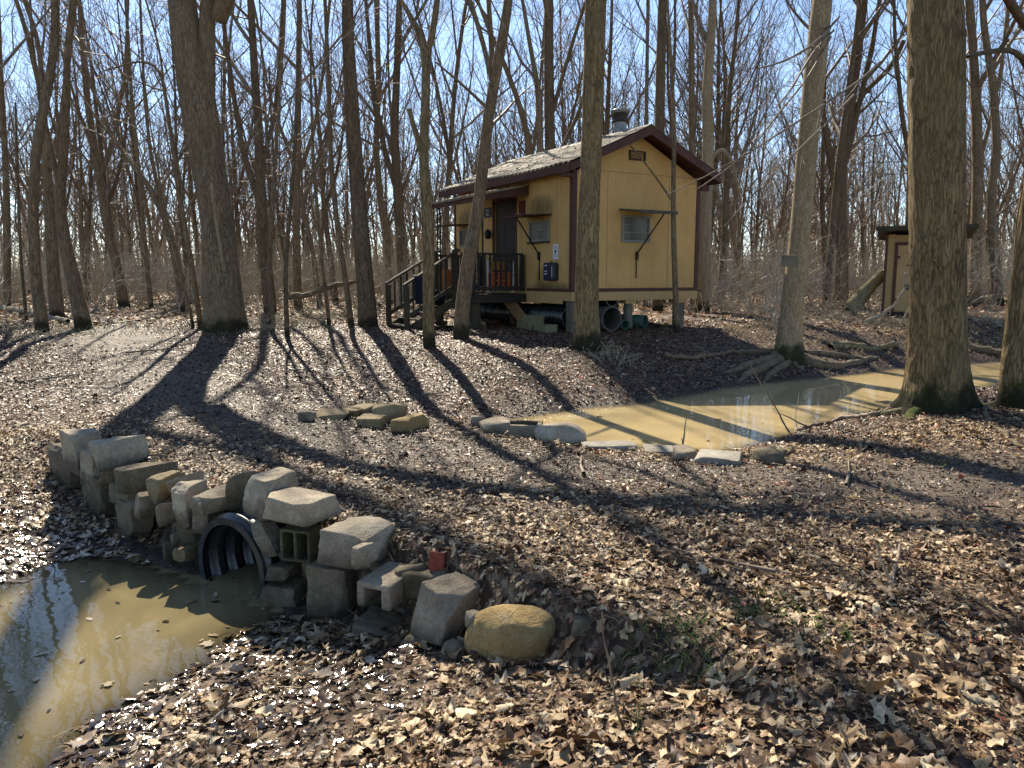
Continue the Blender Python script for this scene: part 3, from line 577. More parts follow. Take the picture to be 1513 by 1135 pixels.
    T2=[('rough','grey',(440,606,468,624),.2,0,'small_stone','leftmost small grey stone of the group lying on the path',G2),
     ('slab','tan',(466,603,520,622),.45,8,'slab','long low slab on the path, left in its group',G2),
     ('slab','tan',(517,596,560,613),.3,-15,'slab','pale slab at the back of the path group, behind the tiny rubble',G2),
     ('rough','tan',(514,604,533,618),.15,0,'small_stone','tiny rubble stone in front of the pale back slab on the path',G2),
     ('rough','tan',(530,602,546,616),.15,30,'small_stone','tiny peaked stone at the middle of the path group',G2),
     ('slab','tan',(526,611,574,634),.3,-8,'slab','low overhanging slab at the front of the path group',G2),
     ('rough','tan',(550,595,602,627),.35,18,'rough_stone','tallest broken stone of the path group, second from its right end',G2),
     ('slab','ochre',(577,611,634,641),.4,-22,'slab','yellow flat topped slab at the right end of the path group',G2),
     ('rough','grey',(695,614,718,636),.2,0,'small_stone','small grey stone at the left end of the creek edging',G3),
     ('rough','grey',(708,616,754,644),.35,15,'rough_stone','cracked grey stone just left of the hollow block at the creek',G3),
     ('round','pale',(789,624,867,660),.42,-8,'boulder','large pale pointed stone right of the hollow block at the creek',G3),
     ('slab','white',(858,651,942,669),.22,4,'slab','narrow whitish bar of stone at the water edge, second right of the pointed stone',G3),
     ('slab','white',(950,656,1004,675),.35,-10,'slab','whitish flat slab left of the grey lump at the creek edge',G3),
     ('rough','grey',(994,657,1030,683),.25,0,'rough_stone','grey lump between two whitish slabs at the creek edge',G3),
     ('slab','white',(1026,664,1098,690),.4,-24,'slab','whitish slab sloping right at the end of the creek edging',G3),
     ('round','dark',(1112,660,1162,690),.35,15,'boulder','dark low boulder beside the mossy log stub',G3),
     ('rough','dark',(842,900,884,938),.16,10,'rough_stone','brown stone half buried in leaves right of the golden boulder',None),
     ('slab','grey',(17,624,44,636),.2,0,'flat_stone','flat pale stone lying alone at the left edge of the picture',None),
     ('slab','grey',(140,590,158,598),.2,0,'small_stone','small pale stone lying alone in the shadow of the great tree',None),
     ('slab','grey',(930,838,958,858),.14,0,'flat_stone','flat grey stone among leaves, the left one of a pair',None),
     ('slab','grey',(962,846,985,860),.12,0,'flat_stone','flat grey stone among leaves, the right one of a pair',None)]
    for i,(k,m,bb,D,ya,nm,lab,grp) in enumerate(T2):
        b=ground((bb[0]+bb[2])/2,bb[3]-2); Y=b[1]+D*.4; sd=300+i
        L,Hh,c=fit_box(lambda a,b2:stone_geo(a,D,b2,k,sd,6)[0],bb,Y,ya,0,0,.3,.15); 
        V,Q=stone_geo(L,D,Hh*1.15,k,sd,12); me=mesh_np(nm,V@rotm(ya).T,[Q]); c[2]-=Hh*.07; o=link(nm,me,M[m],None,tuple(c)); tag(o,lab,'stone',grp)
        try: me.set_sharp_from_angle(angle=R(38))
        except Exception: pass
    # hollow concrete blocks
    def hollow(name,lab,bb,Y,yaw,tx,ty,D,xs,zs,solid,mat,back=True):
        def geo(a,b):
            s=MB(); s.cells([x*a for x in xs],[z*b for z in zs],solid,-D/2,D/2); return np.array(s.v)
        L,Hh,c=fit_box(geo,bb,Y,yaw,tx,ty,.4,.2); s=MB(); s.cells([x*L for x in xs],[z*Hh for z in zs],solid,-D/2,D/2)
        if back: s.box((-L*.46,D*.30,-Hh*.46),(L*.46,D*.42,Hh*.46))
        o=s.build(name,mat,None,bevel=.012,loc=tuple(c),seg=3,rot=Matrix(rotm(yaw,tx,ty).tolist()).to_euler()); tag(o,lab,'concrete block')
        return o
    Y,ya=wallY(445,802,.08)
    hollow('concrete_block','two celled concrete block lying on its side right of the pipe',(412,770,478,834),Y,-16,0,0,.16,[-.5,-.40,-.05,.06,.40,.5],[-.5,-.40,.40,.5],lambda i,j:not(j==1 and i in(1,3)),M['moss'])
    Y,ya=wallY(570,866,.02)
    hollow('concrete_block','U shaped concrete block opening downward, next to the tilted grey stone',(526,828,622,905),Y,ya+20,0,0,.34,[-.5,-.28,.22,.5],[-.5,.26,.5],lambda i,j:not(j==0 and i==1),M['grey'],back=True)
    b=ground(773,648); s=MB(); L,Dp,Hh=.40,.30,.17; s.cells([-L/2,-L*.38,L*.38,L/2],[-Dp/2,-Dp*.34,Dp*.34,Dp/2],lambda i,j:not(i==1 and j==1),-Hh/2,Hh/2)
    o=s.build('concrete_block',M['grey'],None,bevel=.008,loc=(b[0],b[1]+.12,b[2]+.06),rot=(R(90),0,R(-8))); tag(o,'hollow square concrete block with open top at the edge of the creek','concrete block',G3)
    t=NT('brick_red'); n=t.noise(t.coord(),30,5,.7); c=t.mix(t.ramp(n,[(.35,0),(.7,1)]),(.16,.035,.022),(.30,.075,.045)); bm=t.done(t.bsdf(c,.85,t.bump(n,.5,.006),spec=.2))
    def bgeo(a,b2): return stone_geo(a,.12,b2,'block',77,6)[0]
    g0=ground(649,850); L,Hh,c=fit_box(bgeo,(634,814,664,852),g0[1]+.03,-10,-20,0,.1,.1); V,Q=stone_geo(L,.12,Hh,'block',77,10); o=link('brick',mesh_np('brick',V@rotm(-10,-20).T,[Q]),bm,None,tuple(c)); tag(o,'red brick fragment set in leaves behind the tilted grey stone','brick')
    # culvert: corrugated plastic pipe with a thick end ring
    t=NT('black_plastic'); n=t.noise(t.coord(),9,5,.7); c=t.mix(t.ramp(n,[(.45,0),(.75,.6)]),(.012,.013,.016),(.07,.065,.05)); bp=t.done(t.bsdf(c,t.ramp(n,[(.3,.16),(.7,.45)]),t.bump(n,.15,.004),spec=.6))
    L=1.35; R0=.335
    zs=np.linspace(0,L,240)
    rr=[R0+.030*(max(-.55,math.cos(2*math.pi*(z-.055)/.135))) for z in zs]
    s=MB(); inner=[(r-.028,z) for r,z in zip(rr,zs)]; outer=[(r,z) for r,z in zip(rr,zs)]
    s.lathe([(R0-.03,0.004)]+[(R0-.035,-.012),(R0+.012,-.012)]+outer[1:]+inner[::-1],n=72)
    o=s.build('culvert_pipe',bp,None,smooth=True); ax=R(34)
    o.rotation_euler=(R(-90),0,-ax); 
    o.location=PIPE; tag(o,'black corrugated culvert pipe coming out of the wall into the pond','pipe')
    try: o.data.set_sharp_from_angle(angle=R(60))
    except Exception: pass
# ------------------------------------------------------------ cabin
def paint(name,c1,c2,rough=.75,grain=(1,1,.06),dirt=.3,streak=0,bd=.003,spec=.3,dc=(.05,.045,.03)):
    t=NT(name); v=t.coord(); g=t.noise(t.coord(grain),34,4,.6); n=t.noise(v,2.2,5,.65); c=t.mix(t.ramp(n,[(.3,0),(.7,1)]),c1,c2)
    c=t.mix(t.ramp(g,[(.55,0),(.8,dirt)]),c,dc)
    if streak:
        s=t.noise(t.coord((1,1,.10)),16,5,.7); c=t.mix(t.ramp(s,[(.56,0),(.74,streak)]),c,(.10,.095,.045))
    return t.done(t.bsdf(c,rough,t.bump(t.math('ADD',g,t.math('MULTIPLY',n,.3)),.4,bd),spec=spec))
CX,CY,CR=1.19,15.4,30.
FZ=1.28; LX,LY=3.3,5.3; EZ=3.62; PX=LX/2-.03; PZ=4.56
def cw(x,y,z=0):
    return Vector((CX+x*math.cos(R(CR))-y*math.sin(R(CR)),CY+x*math.sin(R(CR))+y*math.cos(R(CR)),z))
def cg(x,y): p=cw(x,y); return hz(p.x,p.y)
def build_cabin():
    g=np.random.default_rng(3)
    # wall board: yellow plywood with mildew below and above things
    def wallmat(name,spots):
        t=NT(name); v=t.coord(); n=t.noise(v,1.6,5,.6); f=t.noise(t.coord((1,1,.05)),42,3,.6); c=t.mix(t.ramp(n,[(.3,0),(.7,1)]),(.49,.295,.10),(.60,.385,.145))
        c=t.mix(t.ramp(f,[(.5,0),(.8,.35)]),c,(.37,.22,.07)); st=t.noise(t.coord((1,1,.13)),11,5,.7); c=t.mix(t.ramp(st,[(.55,0),(.78,.4)]),c,(.20,.15,.065))
        xyz=t.n('ShaderNodeSeparateXYZ'); t.l(v,xyz.inputs[0]); sk=t.noise(t.coord((1,1,.07)),26,4,.7)
        sp=t.noise(v,9,5,.75); zz=t.math('ADD',t.math('MULTIPLY',t.math('SUBTRACT',1.55,xyz.outputs[2]),1.6),t.math('MULTIPLY',t.math('SUBTRACT',sp,.5),1.6)); c=t.mix(t.ramp(zz,[(.25,0),(.9,.5)]),c,(.16,.11,.055))
        fd=t.noise(t.coord((1,1,.3)),3.5,6,.7); c=t.mix(t.ramp(fd,[(.5,0),(.75,.3)]),c,(.50,.37,.19)); rs=t.noise(t.coord((1,1,.04)),9,4,.7); c=t.mix(t.ramp(rs,[(.60,0),(.74,.45)]),c,(.22,.12,.04))
        # mildew: soft patches with their own shape on the board (axis along the wall, z, radii)
        for ax,a,z,ra,rz,st_ in spots:
            p=xyz.outputs[ax]; d1=t.math('DIVIDE',t.math('SUBTRACT',p,a),ra); d2=t.math('DIVIDE',t.math('SUBTRACT',xyz.outputs[2],z),rz)
            d=t.math('SUBTRACT',1,t.math('ADD',t.math('MULTIPLY',d1,d1),t.math('MULTIPLY',d2,d2)),True); m=t.math('MULTIPLY',d,t.ramp(sk,[(.3,.15),(.65,1)])); c=t.mix(t.math('MULTIPLY',m,st_,True),c,(.035,.04,.018))
        return t.done(t.bsdf(c,.8,t.bump(f,.35,.003),spec=.25))
    yw_side=wallmat('yellow_wall_side',[(1,1.15,3.0,.62,.30,1.1),(1,.75,1.33,1.0,.18,1.2),(1,4.7,2.95,.5,.3,.9),(1,1.2,1.5,.25,.35,.7)])
    yw_end=wallmat('yellow_wall_end',[(0,2.9,1.5,.5,.5,.25),(0,1.55,2.2,.8,.3,.15)])
    brown=paint('brown_trim',(.055,.022,.016),(.10,.040,.027),.65,dirt=.25); ylw=paint('yellow_board',(.38,.245,.10),(.48,.32,.14),.8,grain=(.1,.1,1),dirt=.35)
    dark=paint('dark_stained_wood',(.014,.012,.010),(.035,.028,.021),.7,dirt=.2); oldw=paint('weathered_wood',(.032,.027,.016),(.075,.063,.038),.85,grain=(.2,.2,.2),dirt=.4); conc=paint('pier_concrete',(.09,.08,.06),(.17,.155,.12),.9,grain=(1,1,1),dirt=.5,bd=.006)
    t=NT('roof_metal'); v=t.coord(); n=t.noise(v,2.1,5,.6); f=t.noise(v,24,5,.7); c=t.mix(t.ramp(n,[(.35,0),(.65,1)]),(.16,.13,.085),(.26,.225,.155)); c=t.mix(t.ramp(f,[(.5,0),(.64,.8)]),c,(.13,.09,.055)); roof=t.done(t.bsdf(c,t.ramp(n,[(.3,.6),(.7,.8)]),t.bump(f,.2,.004),spec=.25))
    white=paint('white_frame',(.16,.16,.14),(.24,.24,.21),.5,dirt=.35); 
    t=NT('window_glass'); glass=t.done(t.bsdf(t.ramp(t.noise(t.coord(),4,4),[(.3,(.045,.042,.03)),(.7,(.12,.11,.08))]),.28,t.bump(t.noise(t.coord(),3,2),.1,.01),spec=.35))
    iron=paint('black_iron',(.008,.008,.008),(.02,.018,.016),.5)
    cab=thing('cabin','small yellow cabin with brown trim and metal roof, raised on piers','cabin',(CX,CY,0),R(CR))
    z0,z1=FZ,EZ
    # walls (each wall one part)
    def wall(name,mat,lbl=None): 
        def f(mb): return mb.build(name,mat,cab)
        return f
    TW=.10
    s=MB(); s.box((0,0,z0),(TW,2.22,z1)); s.box((0,3.21,z0),(TW,LY,z1)); s.box((0,2.22,3.30),(TW,3.21,z1)); w1=s.build('side_wall',yw_side,cab)
    poly=[(TW,z0),(LX-TW,z0),(LX-TW,z1+.03),(LX,z1),(PX,PZ-.10),(0,z1),(TW,z1+.03)]
    def gable(y0,y1,nm):
        s=MB(); s.prism([(TW+.001,z0),(LX-TW-.001,z0),(LX-TW-.001,z1+.02),(PX,PZ-.13),(TW+.001,z1+.02)],1,y0,y1); return s.build(nm,yw_end,cab)
    gable(.0,TW,'gable_wall'); gable(LY-TW,LY,'gable_wall')
    s=MB(); s.box((LX-TW,0,z0),(LX,LY,z1)); s.build('side_wall',yw_side,cab)
    # batten seams: thin grooves read as slightly proud joint strips
    s=MB(); s.box((.13,-.004,3.665),(LX-.13,.0,3.675)); 
    for x in(.84,2.45): s.box((x,-.004,z0+.09),(x+.006,0,3.66))
    s.build('panel_joint',paint('joint',(.22,.15,.07),(.27,.19,.09),.9),cab)
    for y in(.55,1.95,3.9): s=MB(); s.box((-.004,y,z0+.07),(0,y+.006,z1-.1)); s.build('panel_joint',bpy.data.materials['joint'],cab)
    s=MB(); s.box((.02,.02,z0-.02),(LX-.02,LY-.02,z0+.03)); s.build('floor',dark,cab)
    # skirt beams
    s=MB(); s.box((-.02,-.022,1.10),(LX+.02,.02,z0-.002)); s.box((-.02,.024,1.10),(.02,LY,z0-.002)); s.box((-.035,.3,1.035),(-.006,1.71,1.17)); s.box((LX-.02,.024,1.10),(LX+.02,LY,z0-.002)); s.box((-.02,LY+.002,1.10),(LX+.02,LY+.04,z0-.002)); s.build('skirt_board',ylw,cab,bevel=.004)
    s=MB(); 
    for y in(.7,1.6,2.5,3.4,4.3): s.box((.05,y,1.08),(LX-.05,y+.05,z0-.03))
    s.build('joists',dark,cab)
    # brown trim
    s=MB(); s.box((-.022,-.024,z0),(.085,.0,z1+.03)); s.box((-.022,0,z0),(-.0,.085,z1)); s.build('corner_trim',brown,cab,bevel=.003)
    s=MB(); s.box((LX-.075,-.024,z0),(LX+.022,0,z1)); s.box((LX,.0,z0),(LX+.022,.08,z1)); s.build('corner_trim',brown,cab,bevel=.003)
    s=MB(); s.box((-.022,LY-.08,z0),(0,LY+.0,z1)); s.build('corner_trim',brown,cab,bevel=.003)
    s=MB(); s.box((.087,-.020,z0+.002),(LX-.077,0,z0+.07)); s.box((-.018,.087,z0+.002),(0,1.7,z0+.06)); s.build('base_trim',brown,cab,bevel=.003)
    # roof
    OV=.36; FO=.36; EXL=-.30; EXR=LX+.27
    sl=(PZ-(z1+.10))/(PX-EXL+0); sl=(4.55-3.71)/(PX-EXL); slr=sl
    def rz(x): return 4.55-sl*abs(x-PX)
    def slab(side,nm):
        # corrugated sheet: profile along y
        ys=np.arange(-FO,LY+.30,.0125); hh=.018*np.maximum(-.4,np.cos(ys*2*math.pi/.17)); xe=EXL if side<0 else EXR; xs=np.linspace(PX,xe,24)
        V=[];Fl=[];n=len(ys)
        for x in xs:
            sag=fbm(np.stack([np.full(n,x*1.5),ys*1.2,np.zeros(n)],-1),4,2)*.02
            for k,(y,h) in enumerate(zip(ys,hh)): V.append((x,y,rz(x)+.02+h+sag[k]))
        for i in range(len(xs)-1):
            for k in range(n-1): Fl.append((i*n+k,i*n+k+1,(i+1)*n+k+1,(i+1)*n+k) if side>0 else (i*n+k,(i+1)*n+k,(i+1)*n+k+1,i*n+k+1))
        s=MB(); s.add(V,Fl); o=s.build(nm,roof,cab,smooth=True); m=o.modifiers.new('thick','SOLIDIFY'); m.thickness=.006; return o
    rl=slab(-1,'roof_slope'); rr=slab(1,'roof_slope')
    s=MB(); # leaf strewn roof gets its ridge cap
    s.prism([(PX-.12,rz(PX-.12)+.035),(PX,rz(PX)+.055),(PX+.12,rz(PX+.12)+.035),(PX,rz(PX)+.045)],1,-FO-.01,LY+.31); s.build('ridge_cap',roof,cab)
    # soffit boards + fascia
    s=MB(); s.prism([(EXL+.03,rz(EXL)-.045),(PX,rz(PX)-.06),(PX,rz(PX)-.02),(EXL+.03,rz(EXL)-.005)],1,-FO+.03,LY+.27); s.prism([(EXR-.03,rz(EXR)-.045),(PX,rz(PX)-.06),(PX,rz(PX)-.02),(EXR-.03,rz(EXR)-.005)],1,-FO+.03,LY+.27); s.build('soffit',brown,cab)
    s=MB(); a=.16
    s.prism([(EXL,rz(EXL)+.012),(PX,rz(PX)+.012),(PX,rz(PX)-a),(EXL,rz(EXL)-a*.9)],1,-FO-.018,-FO+.012); s.prism([(EXR,rz(EXR)+.012),(EXR,rz(EXR)-a*.9),(PX+.001,rz(PX)-a),(PX+.001,rz(PX)+.012)],1,-FO-.018,-FO+.012); s.build('rake_board',brown,cab,bevel=.004)
    s=MB(); s.box((EXL-.012,-FO+.014,rz(EXL)-.15),(EXL+.014,LY+.28,rz(EXL)+.005)); s.build('eave_fascia',brown,cab,bevel=.004)
    s=MB(); s.box((EXR-.014,-FO+.014,rz(EXR)-.15),(EXR+.012,LY+.28,rz(EXR)+.005)); s.build('eave_fascia',brown,cab,bevel=.004)
    s=MB(); s.box((-.28,-.06,3.50),(-.02,.02,3.575)); s.build('eave_bracket',brown,cab,bevel=.004); s=MB(); s.box((LX+.03,-.05,3.42),(LX+.24,.03,3.56)); s.build('eave_bracket',brown,cab,bevel=.004)
    s=MB(); s.cells([1.36,1.39,1.75,1.78],[3.93,3.955,4.095,4.12],lambda i,j:not(i==1 and j==1),-.03,-.001)
    for k in range(5): s.bar((1.39,-.012,3.965+k*.027),(1.75,-.012,3.965+k*.027),.02,.008)
    s.build('gable_vent',paint('vent_brown',(.03,.018,.015),(.045,.025,.02),.6),cab); 
    # door and frame
    s=MB(); s.cells([2.16,2.22,3.21,3.27],[z0,3.28,3.35],lambda i,j:not(i==1 and j==0),-.02,.05)
    # cells is in xz, rotate to yz by building with swapped axes
    V=[( y,x,z) for x,y,z in s.v]; s2=MB(); s2.add(V,[f[::-1] for f in s.f]); s2.build('door_frame',brown,cab,bevel=.003)
    s=MB(); s.box((.05,2.23,z0+.035),(.09,3.20,3.275)); 
    for (ya,yb,za,zb) in((2.33,2.66,1.45,2.1),(2.77,3.1,1.45,2.1),(2.33,2.66,2.25,3.1),(2.77,3.1,2.25,3.1)): s.box((.043,ya,za),(.05,yb,zb))
    d=s.build('door',paint('door_dark',(.022,.012,.010),(.032,.018,.014),.55),cab,bevel=.004)
    s=MB(); s.tube([(.04,2.32,2.15),(.005,2.32,2.15)],.025,12); s.build('handle',iron,d)
    # windows
    def window(nm,yz,nb):
        (a0,a1,b0,b1)=yz; fr=MB(); fr.cells([a0-.045,a0,a1,a1+.045],[b0-.045,b0,b1,b1+.045],lambda i,j:not(i==1 and j==1),-.035,.0); return fr
    def toside(s,x=0):
        t2=MB(); t2.add([(y+x,xx,z) for xx,y,z in s.v],[f[::-1] for f in s.f]); return t2
    wn=toside(window('w',(.86,1.57,2.36,2.70),2)).build('window',white,cab,bevel=.003)
    s=MB(); s.box((-.008,.86,2.36),(-.003,1.57,2.70)); s.build('pane',glass,wn)
    s=MB(); s.box((-.026,.86,2.525),(-.010,1.57,2.545)); s.box((-.02,1.2,2.36),(-.0105,1.215,2.524)); s.build('muntin',white,wn)
    s=MB(); s.box((-.07,.80,2.275),(-.0,1.63,2.313)); s.build('sill',oldw,wn)
    w2=window('w',(1.25,1.90,2.33,2.78),3).build('window',white,cab,bevel=.003)
    s=MB(); s.box((1.25,-.008,2.33),(1.90,-.003,2.78)); s.build('pane',glass,w2)
    s=MB(); s.box((1.25,-.028,2.475),(1.90,-.010,2.493)); s.box((1.25,-.028,2.625),(1.90,-.010,2.643)); s.build('muntin',white,w2)
    w3=toside(window('w',(4.45,4.95,2.36,2.70),2)).build('window',white,cab,bevel=.003)
    s=MB(); s.box((-.008,4.45,2.36),(-.003,4.95,2.70)); s.build('pane',glass,w3)
    # hinged awning shutters propped out by iron struts
    rust=paint('rusty_brown',(.045,.02,.014),(.085,.04,.025),.7); shut=paint('shutter_green',(.05,.052,.04),(.085,.085,.06),.7,dirt=.4)
    s=MB(); s.prism([(-.01,2.86),(-.01,2.835),(-.72,2.80),(-.72,2.825)],1,.74,1.68); s.box((-.73,.74,2.775),(-.70,1.68,2.83)); aw=s.build('window_shutter',rust,cab,bevel=.004)
    s=MB(); s.bar((-.70,1.0,2.78),(-.04,1.2,2.06),.022); s.bar((-.04,1.2,2.10),(-.03,1.2,1.93),.045); s.bar((-.02,1.2,1.95),(-.02,1.2,1.50),.016); s.build('strut',iron,aw)
    s=MB(); s.prism([(-.01,2.955),(-.01,2.925),(-.70,2.845),(-.70,2.875)],0,1.13,2.06); s.box((1.12,-.72,2.82),(2.07,-.69,2.885)); aw=s.build('window_shutter',shut,cab,bevel=.004)
    s=MB(); s.bar((1.80,-.62,2.84),(1.6,-.04,2.06),.024); s.bar((1.6,-.04,2.10),(1.6,-.035,1.93),.05); s.bar((1.6,-.02,1.95),(1.6,-.02,1.55),.018); s.build('strut',rust,aw)
    s=MB(); s.prism([(-.01,2.86),(-.01,2.835),(-.72,2.80),(-.72,2.825)],1,4.35,5.05); aw=s.build('window_shutter',rust,cab,bevel=.004)
    s=MB(); s.bar((-.70,4.9,2.79),(-.04,4.7,2.10),.022); s.build('strut',iron,aw)
    # piers
    def pier(x,y,w,mat,zt=1.10,rnd=False,lab=None):
        gz=cg(x,y)-.15; s=MB()
        if rnd: s.lathe([(0,gz),(w*.54,gz),(w/2,gz+.3),(w/2,zt),(0,zt)],(x,y,0),14)
        else: s.box((x-w/2,y-w/2,gz),(x+w/2,y+w/2,zt))
        return s.build('pier',mat,cab,bevel=0 if rnd else .008,smooth=False)
    pier(.12,.14,.20,conc); pier(1.50,.10,.20,conc,1.02,True); pier(2.88,.10,.24,conc,1.02,True); pier(.22,2.6,.22,oldw); pier(1.6,2.6,.2,dark); pier(3.0,2.6,.22,oldw); pier(.22,5.0,.22,oldw); pier(1.6,5.0,.2,oldw); pier(3.0,5.0,.22,oldw)
    s=MB(); s.box((1.36,-.0,1.025),(1.64,.22,1.098)); s.box((2.7,0,1.025),(3.05,.22,1.098)); s.build('pier_cap',ylw,cab,bevel=.004)
    # flue
    metal=NT('flue_metal'); n=metal.noise(metal.coord(),6,5,.7); metalm=metal.done(metal.bsdf(metal.ramp(n,[(.3,(.13,.14,.135)),(.7,(.30,.31,.30))]),.45,spec=.5,metal=.5))
    fx,fy=1.86,.95; s=MB(); s.lathe([(.135,4.3),(.135,4.62),(.14,4.63),(.135,4.64),(.135,4.86)],(fx,fy,0),28); fl=s.build('flue',metalm,cab,smooth=True)
    s=MB(); s.lathe([(.10,4.86),(.185,4.865),(.19,4.89),(.15,4.90),(.165,4.93),(.16,5.03),(.175,5.04),(.18,5.05)],(fx,fy,0),28); s.build('flue_collar',paint('flue_dark',(.03,.025,.022),(.06,.05,.04),.5),fl,smooth=True)
    s=MB(); s.lathe([(.17,5.04),(.20,5.05),(.205,5.09),(.21,5.10),(.15,5.135),(0,5.145)],(fx,fy,0),28); s.build('flue_cap',metalm,fl,smooth=True)
    # signs
    black=paint('sign_black',(.012,.012,.014),(.02,.02,.022),.5); redp=paint('sign_red',(.42,.045,.02),(.5,.07,.03),.6); whp=paint('sign_white',(.55,.56,.60),(.65,.66,.68),.5)
    rot=(R(90),0,R(-90))
    s=MB(); s.box((-.014,1.80,2.88),(-.002,2.06,3.21)); sg=s.build('keep_out_sign',black,cab); s=MB(); 
    text('lettering','KEEP\nOUT',.115,redp,sg,(-.0160,1.93,3.10),rot,.001,sx=.85,space=.8)
    text('lettering','PRIVATE\nPROPERTY',.045,redp,sg,(-.0160,1.93,2.935),rot,.001,space=.9)
    s=MB(); s.prism([(3.33+.03,2.95),(3.33+.32,2.95),(3.33+.35,2.98),(3.33+.35,3.15),(3.33+.32,3.18),(3.33+.03,3.18),(3.33,3.15),(3.33,2.98)],0,-.016,-.003); sg=s.build('number_plate',black,cab); text('lettering','S4\nSA',.105,whp,sg,(-.0180,3.505,3.065),rot,.001,sx=1.3,space=.85)
    s=MB(); s.box((-.014,.49,1.93),(-.003,.68,2.24)); sg=s.build('paper_notice',whp,cab,bevel=.004); s=MB()
    for z,w_ in((2.18,.10),(2.155,.12),(2.02,.10),(1.99,.08)): s.box((-.0165,.585-w_/2,z),(-.0145,.585+w_/2,z+.008))
    s.box((-.0165,.555,2.06),(-.0145,.61,2.125)); s.build('print',black,sg)
    navy=paint('navy_box',(.008,.012,.028),(.014,.02,.042),.45,spec=.5); s=MB(); p=[(.52,1.50),(.86,1.50),(.90,1.54),(.90,1.83),(.86,1.87),(.52,1.87),(.48,1.83),(.48,1.54)]
    s.prism(p,0,-.11,-.003); bx=s.build('drop_box',navy,cab,bevel=.012); s=MB()
    for z,w_ in((1.80,.10),(1.685,.09),(1.63,.11)): s.box((-.1125,.80-w_/2,z),(-.1105,.80+w_/2,z+.022))
    s.box((-.1125,.555,1.58),(-.1105,.575,1.80)); s.build('print',whp,bx)
    s=MB(); s.tube([(-.05,.70,1.87),(-.05,.70,1.895)],.018,8); s.build('hook',iron,bx)
    s=MB(); s.lathe([(0,2.45),(.05,2.46),(.075,2.52),(.075,2.60),(.04,2.66),(0,2.68)],(-.09,3.36,0),12); s.build('porch_lamp',iron,cab,smooth=True)
    # porch
    pd0,pd1,px=1.72,3.75,-1.30
    s=MB()
    for k in range(9):
        x=px+k*.145; s.box((x,pd0,1.185),(x+.138,pd1,1.218))
    dk=s.build('porch_deck',dark,cab,bevel=.003)
    s=MB(); s.box((px-.02,pd0-.035,1.035),(-.04,pd0-.002,1.18)); s.box((px-.045,pd0-.03,1.035),(px-.01,pd1,1.18)); s.box((px,pd1+.002,1.035),(-.04,pd1+.035,1.18)); s.build('porch_beam',dark,cab,bevel=.003)
    for x,y in((px+.08,pd0+.1),(px+.08,pd1-.1)):
        s=MB(); gz=cg(x,y)-.1; s.box((x-.16,y-.12,gz),(x+.16,y+.12,gz+.19)); s.box((x-.08,y-.09,gz+.19),(x+.08,y+.09,1.03)); s.build('porch_pier',oldw,cab,bevel=.01)
    # porch roof
    s=MB(); s.prism([(-.006,3.53),(px+.02,3.245),(px+.02,3.215),(-.006,3.50)],1,1.63,3.95); pr=s.build('porch_roof',roof,cab)
    s=MB(); s.prism([(-.012,3.50),(px+.05,3.212),(px+.05,3.14),(-.012,3.30)],1,1.645,1.672); s.box((px+.02,1.645,3.12),(px+.05,3.95,3.212)); s.build('porch_fascia',brown,pr)
    s=MB(); s.prism([(-.006,3.545),(px,3.252),(px,3.215),(-.006,3.505)],1,1.612,1.632); s.box((px-.03,1.612,3.205),(px+.018,3.97,3.262)); s.build('porch_gutter',whp if 0 else roof,pr,bevel=.004)
    # ornamental iron posts: three bars with scroll rings
    def ironpost(x,y,ox):
        s=MB()
        for k in(-1,1):
            s.bar((x+ox[0]*k*.075,y+ox[1]*k*.075,1.22),(x+ox[0]*k*.075,y+ox[1]*k*.075,3.16),.024)
        for j in range(7):
            zc=1.50+j*.26; pts=[]
            for q in range(15):
                an=q/14*math.pi*2*.88+(.4 if j%2 else 3.5); r=.052*(1-.35*q/14); pts.append((x+ox[0]*r*math.cos(an),y+ox[1]*r*math.cos(an),zc+r*1.9*math.sin(an)))
            s.tube(pts,.007,5)
        return s.build('porch_post',iron,cab)
    ironpost(px+.10,1.80,(0,1)); ironpost(px+.10,3.66,(0,1)); s=MB(); s.bar((px+.24,1.78,1.22),(px+.24,1.78,3.2),.03); s.build('porch_post',iron,cab)
    # near railing panel and far one
    def rail(a,b,nm,n=9):
        a=Vector(a);b=Vector(b); s=MB(); s.bar(a+Vector((0,0,.84)),b+Vector((0,0,.84)),.09,.045); s.bar(a+Vector((0,0,.12)),b+Vector((0,0,.12)),.04,.07)
        for k in range(n+1):
            p=a.lerp(b,k/n); s.bar(p+Vector((0,0,.06)),p+Vector((0,0,.83)),.036 if 0<k<n else .085)
        return s.build(nm,dark,cab,bevel=.003)
    rail((px+.02,pd0+.05,1.22),(-.10,pd0+.05,1.22),'railing'); rail((px+.02,pd1-.05,1.22),(-.10,pd1-.05,1.22),'railing',8); rail((px+.05,pd0+.14,1.22),(px+.05,2.35,1.22),'railing',4)
    # stairs: five treads, two strings, rails
    x0,x1=px-.03,px-1.24; ya,yb=2.45,3.5; gz=(cg(x1,3.0))+.0
    zt=lambda x:1.20+(x-x0)/(x1-x0)*(gz-1.20)
    for y in(ya,yb):
        s=MB(); s.prism([(x0,1.18),(x1-.04,zt(x1)+.03),(x1-.04,zt(x1)-.16),(x0,.98)],1,y-.02,y+.02); s.build('stair_string',oldw,cab)
    n=5
    for k in range(n):
        x=x0+(k+.55)/(n)*(x1-x0); z=1.22-(k+1)*(1.2-gz)/(n+.4); s=MB(); s.box((x-.14,ya+.022,z-.035),(x+.14,yb-.022,z)); s.build('tread',oldw,cab,bevel=.004)
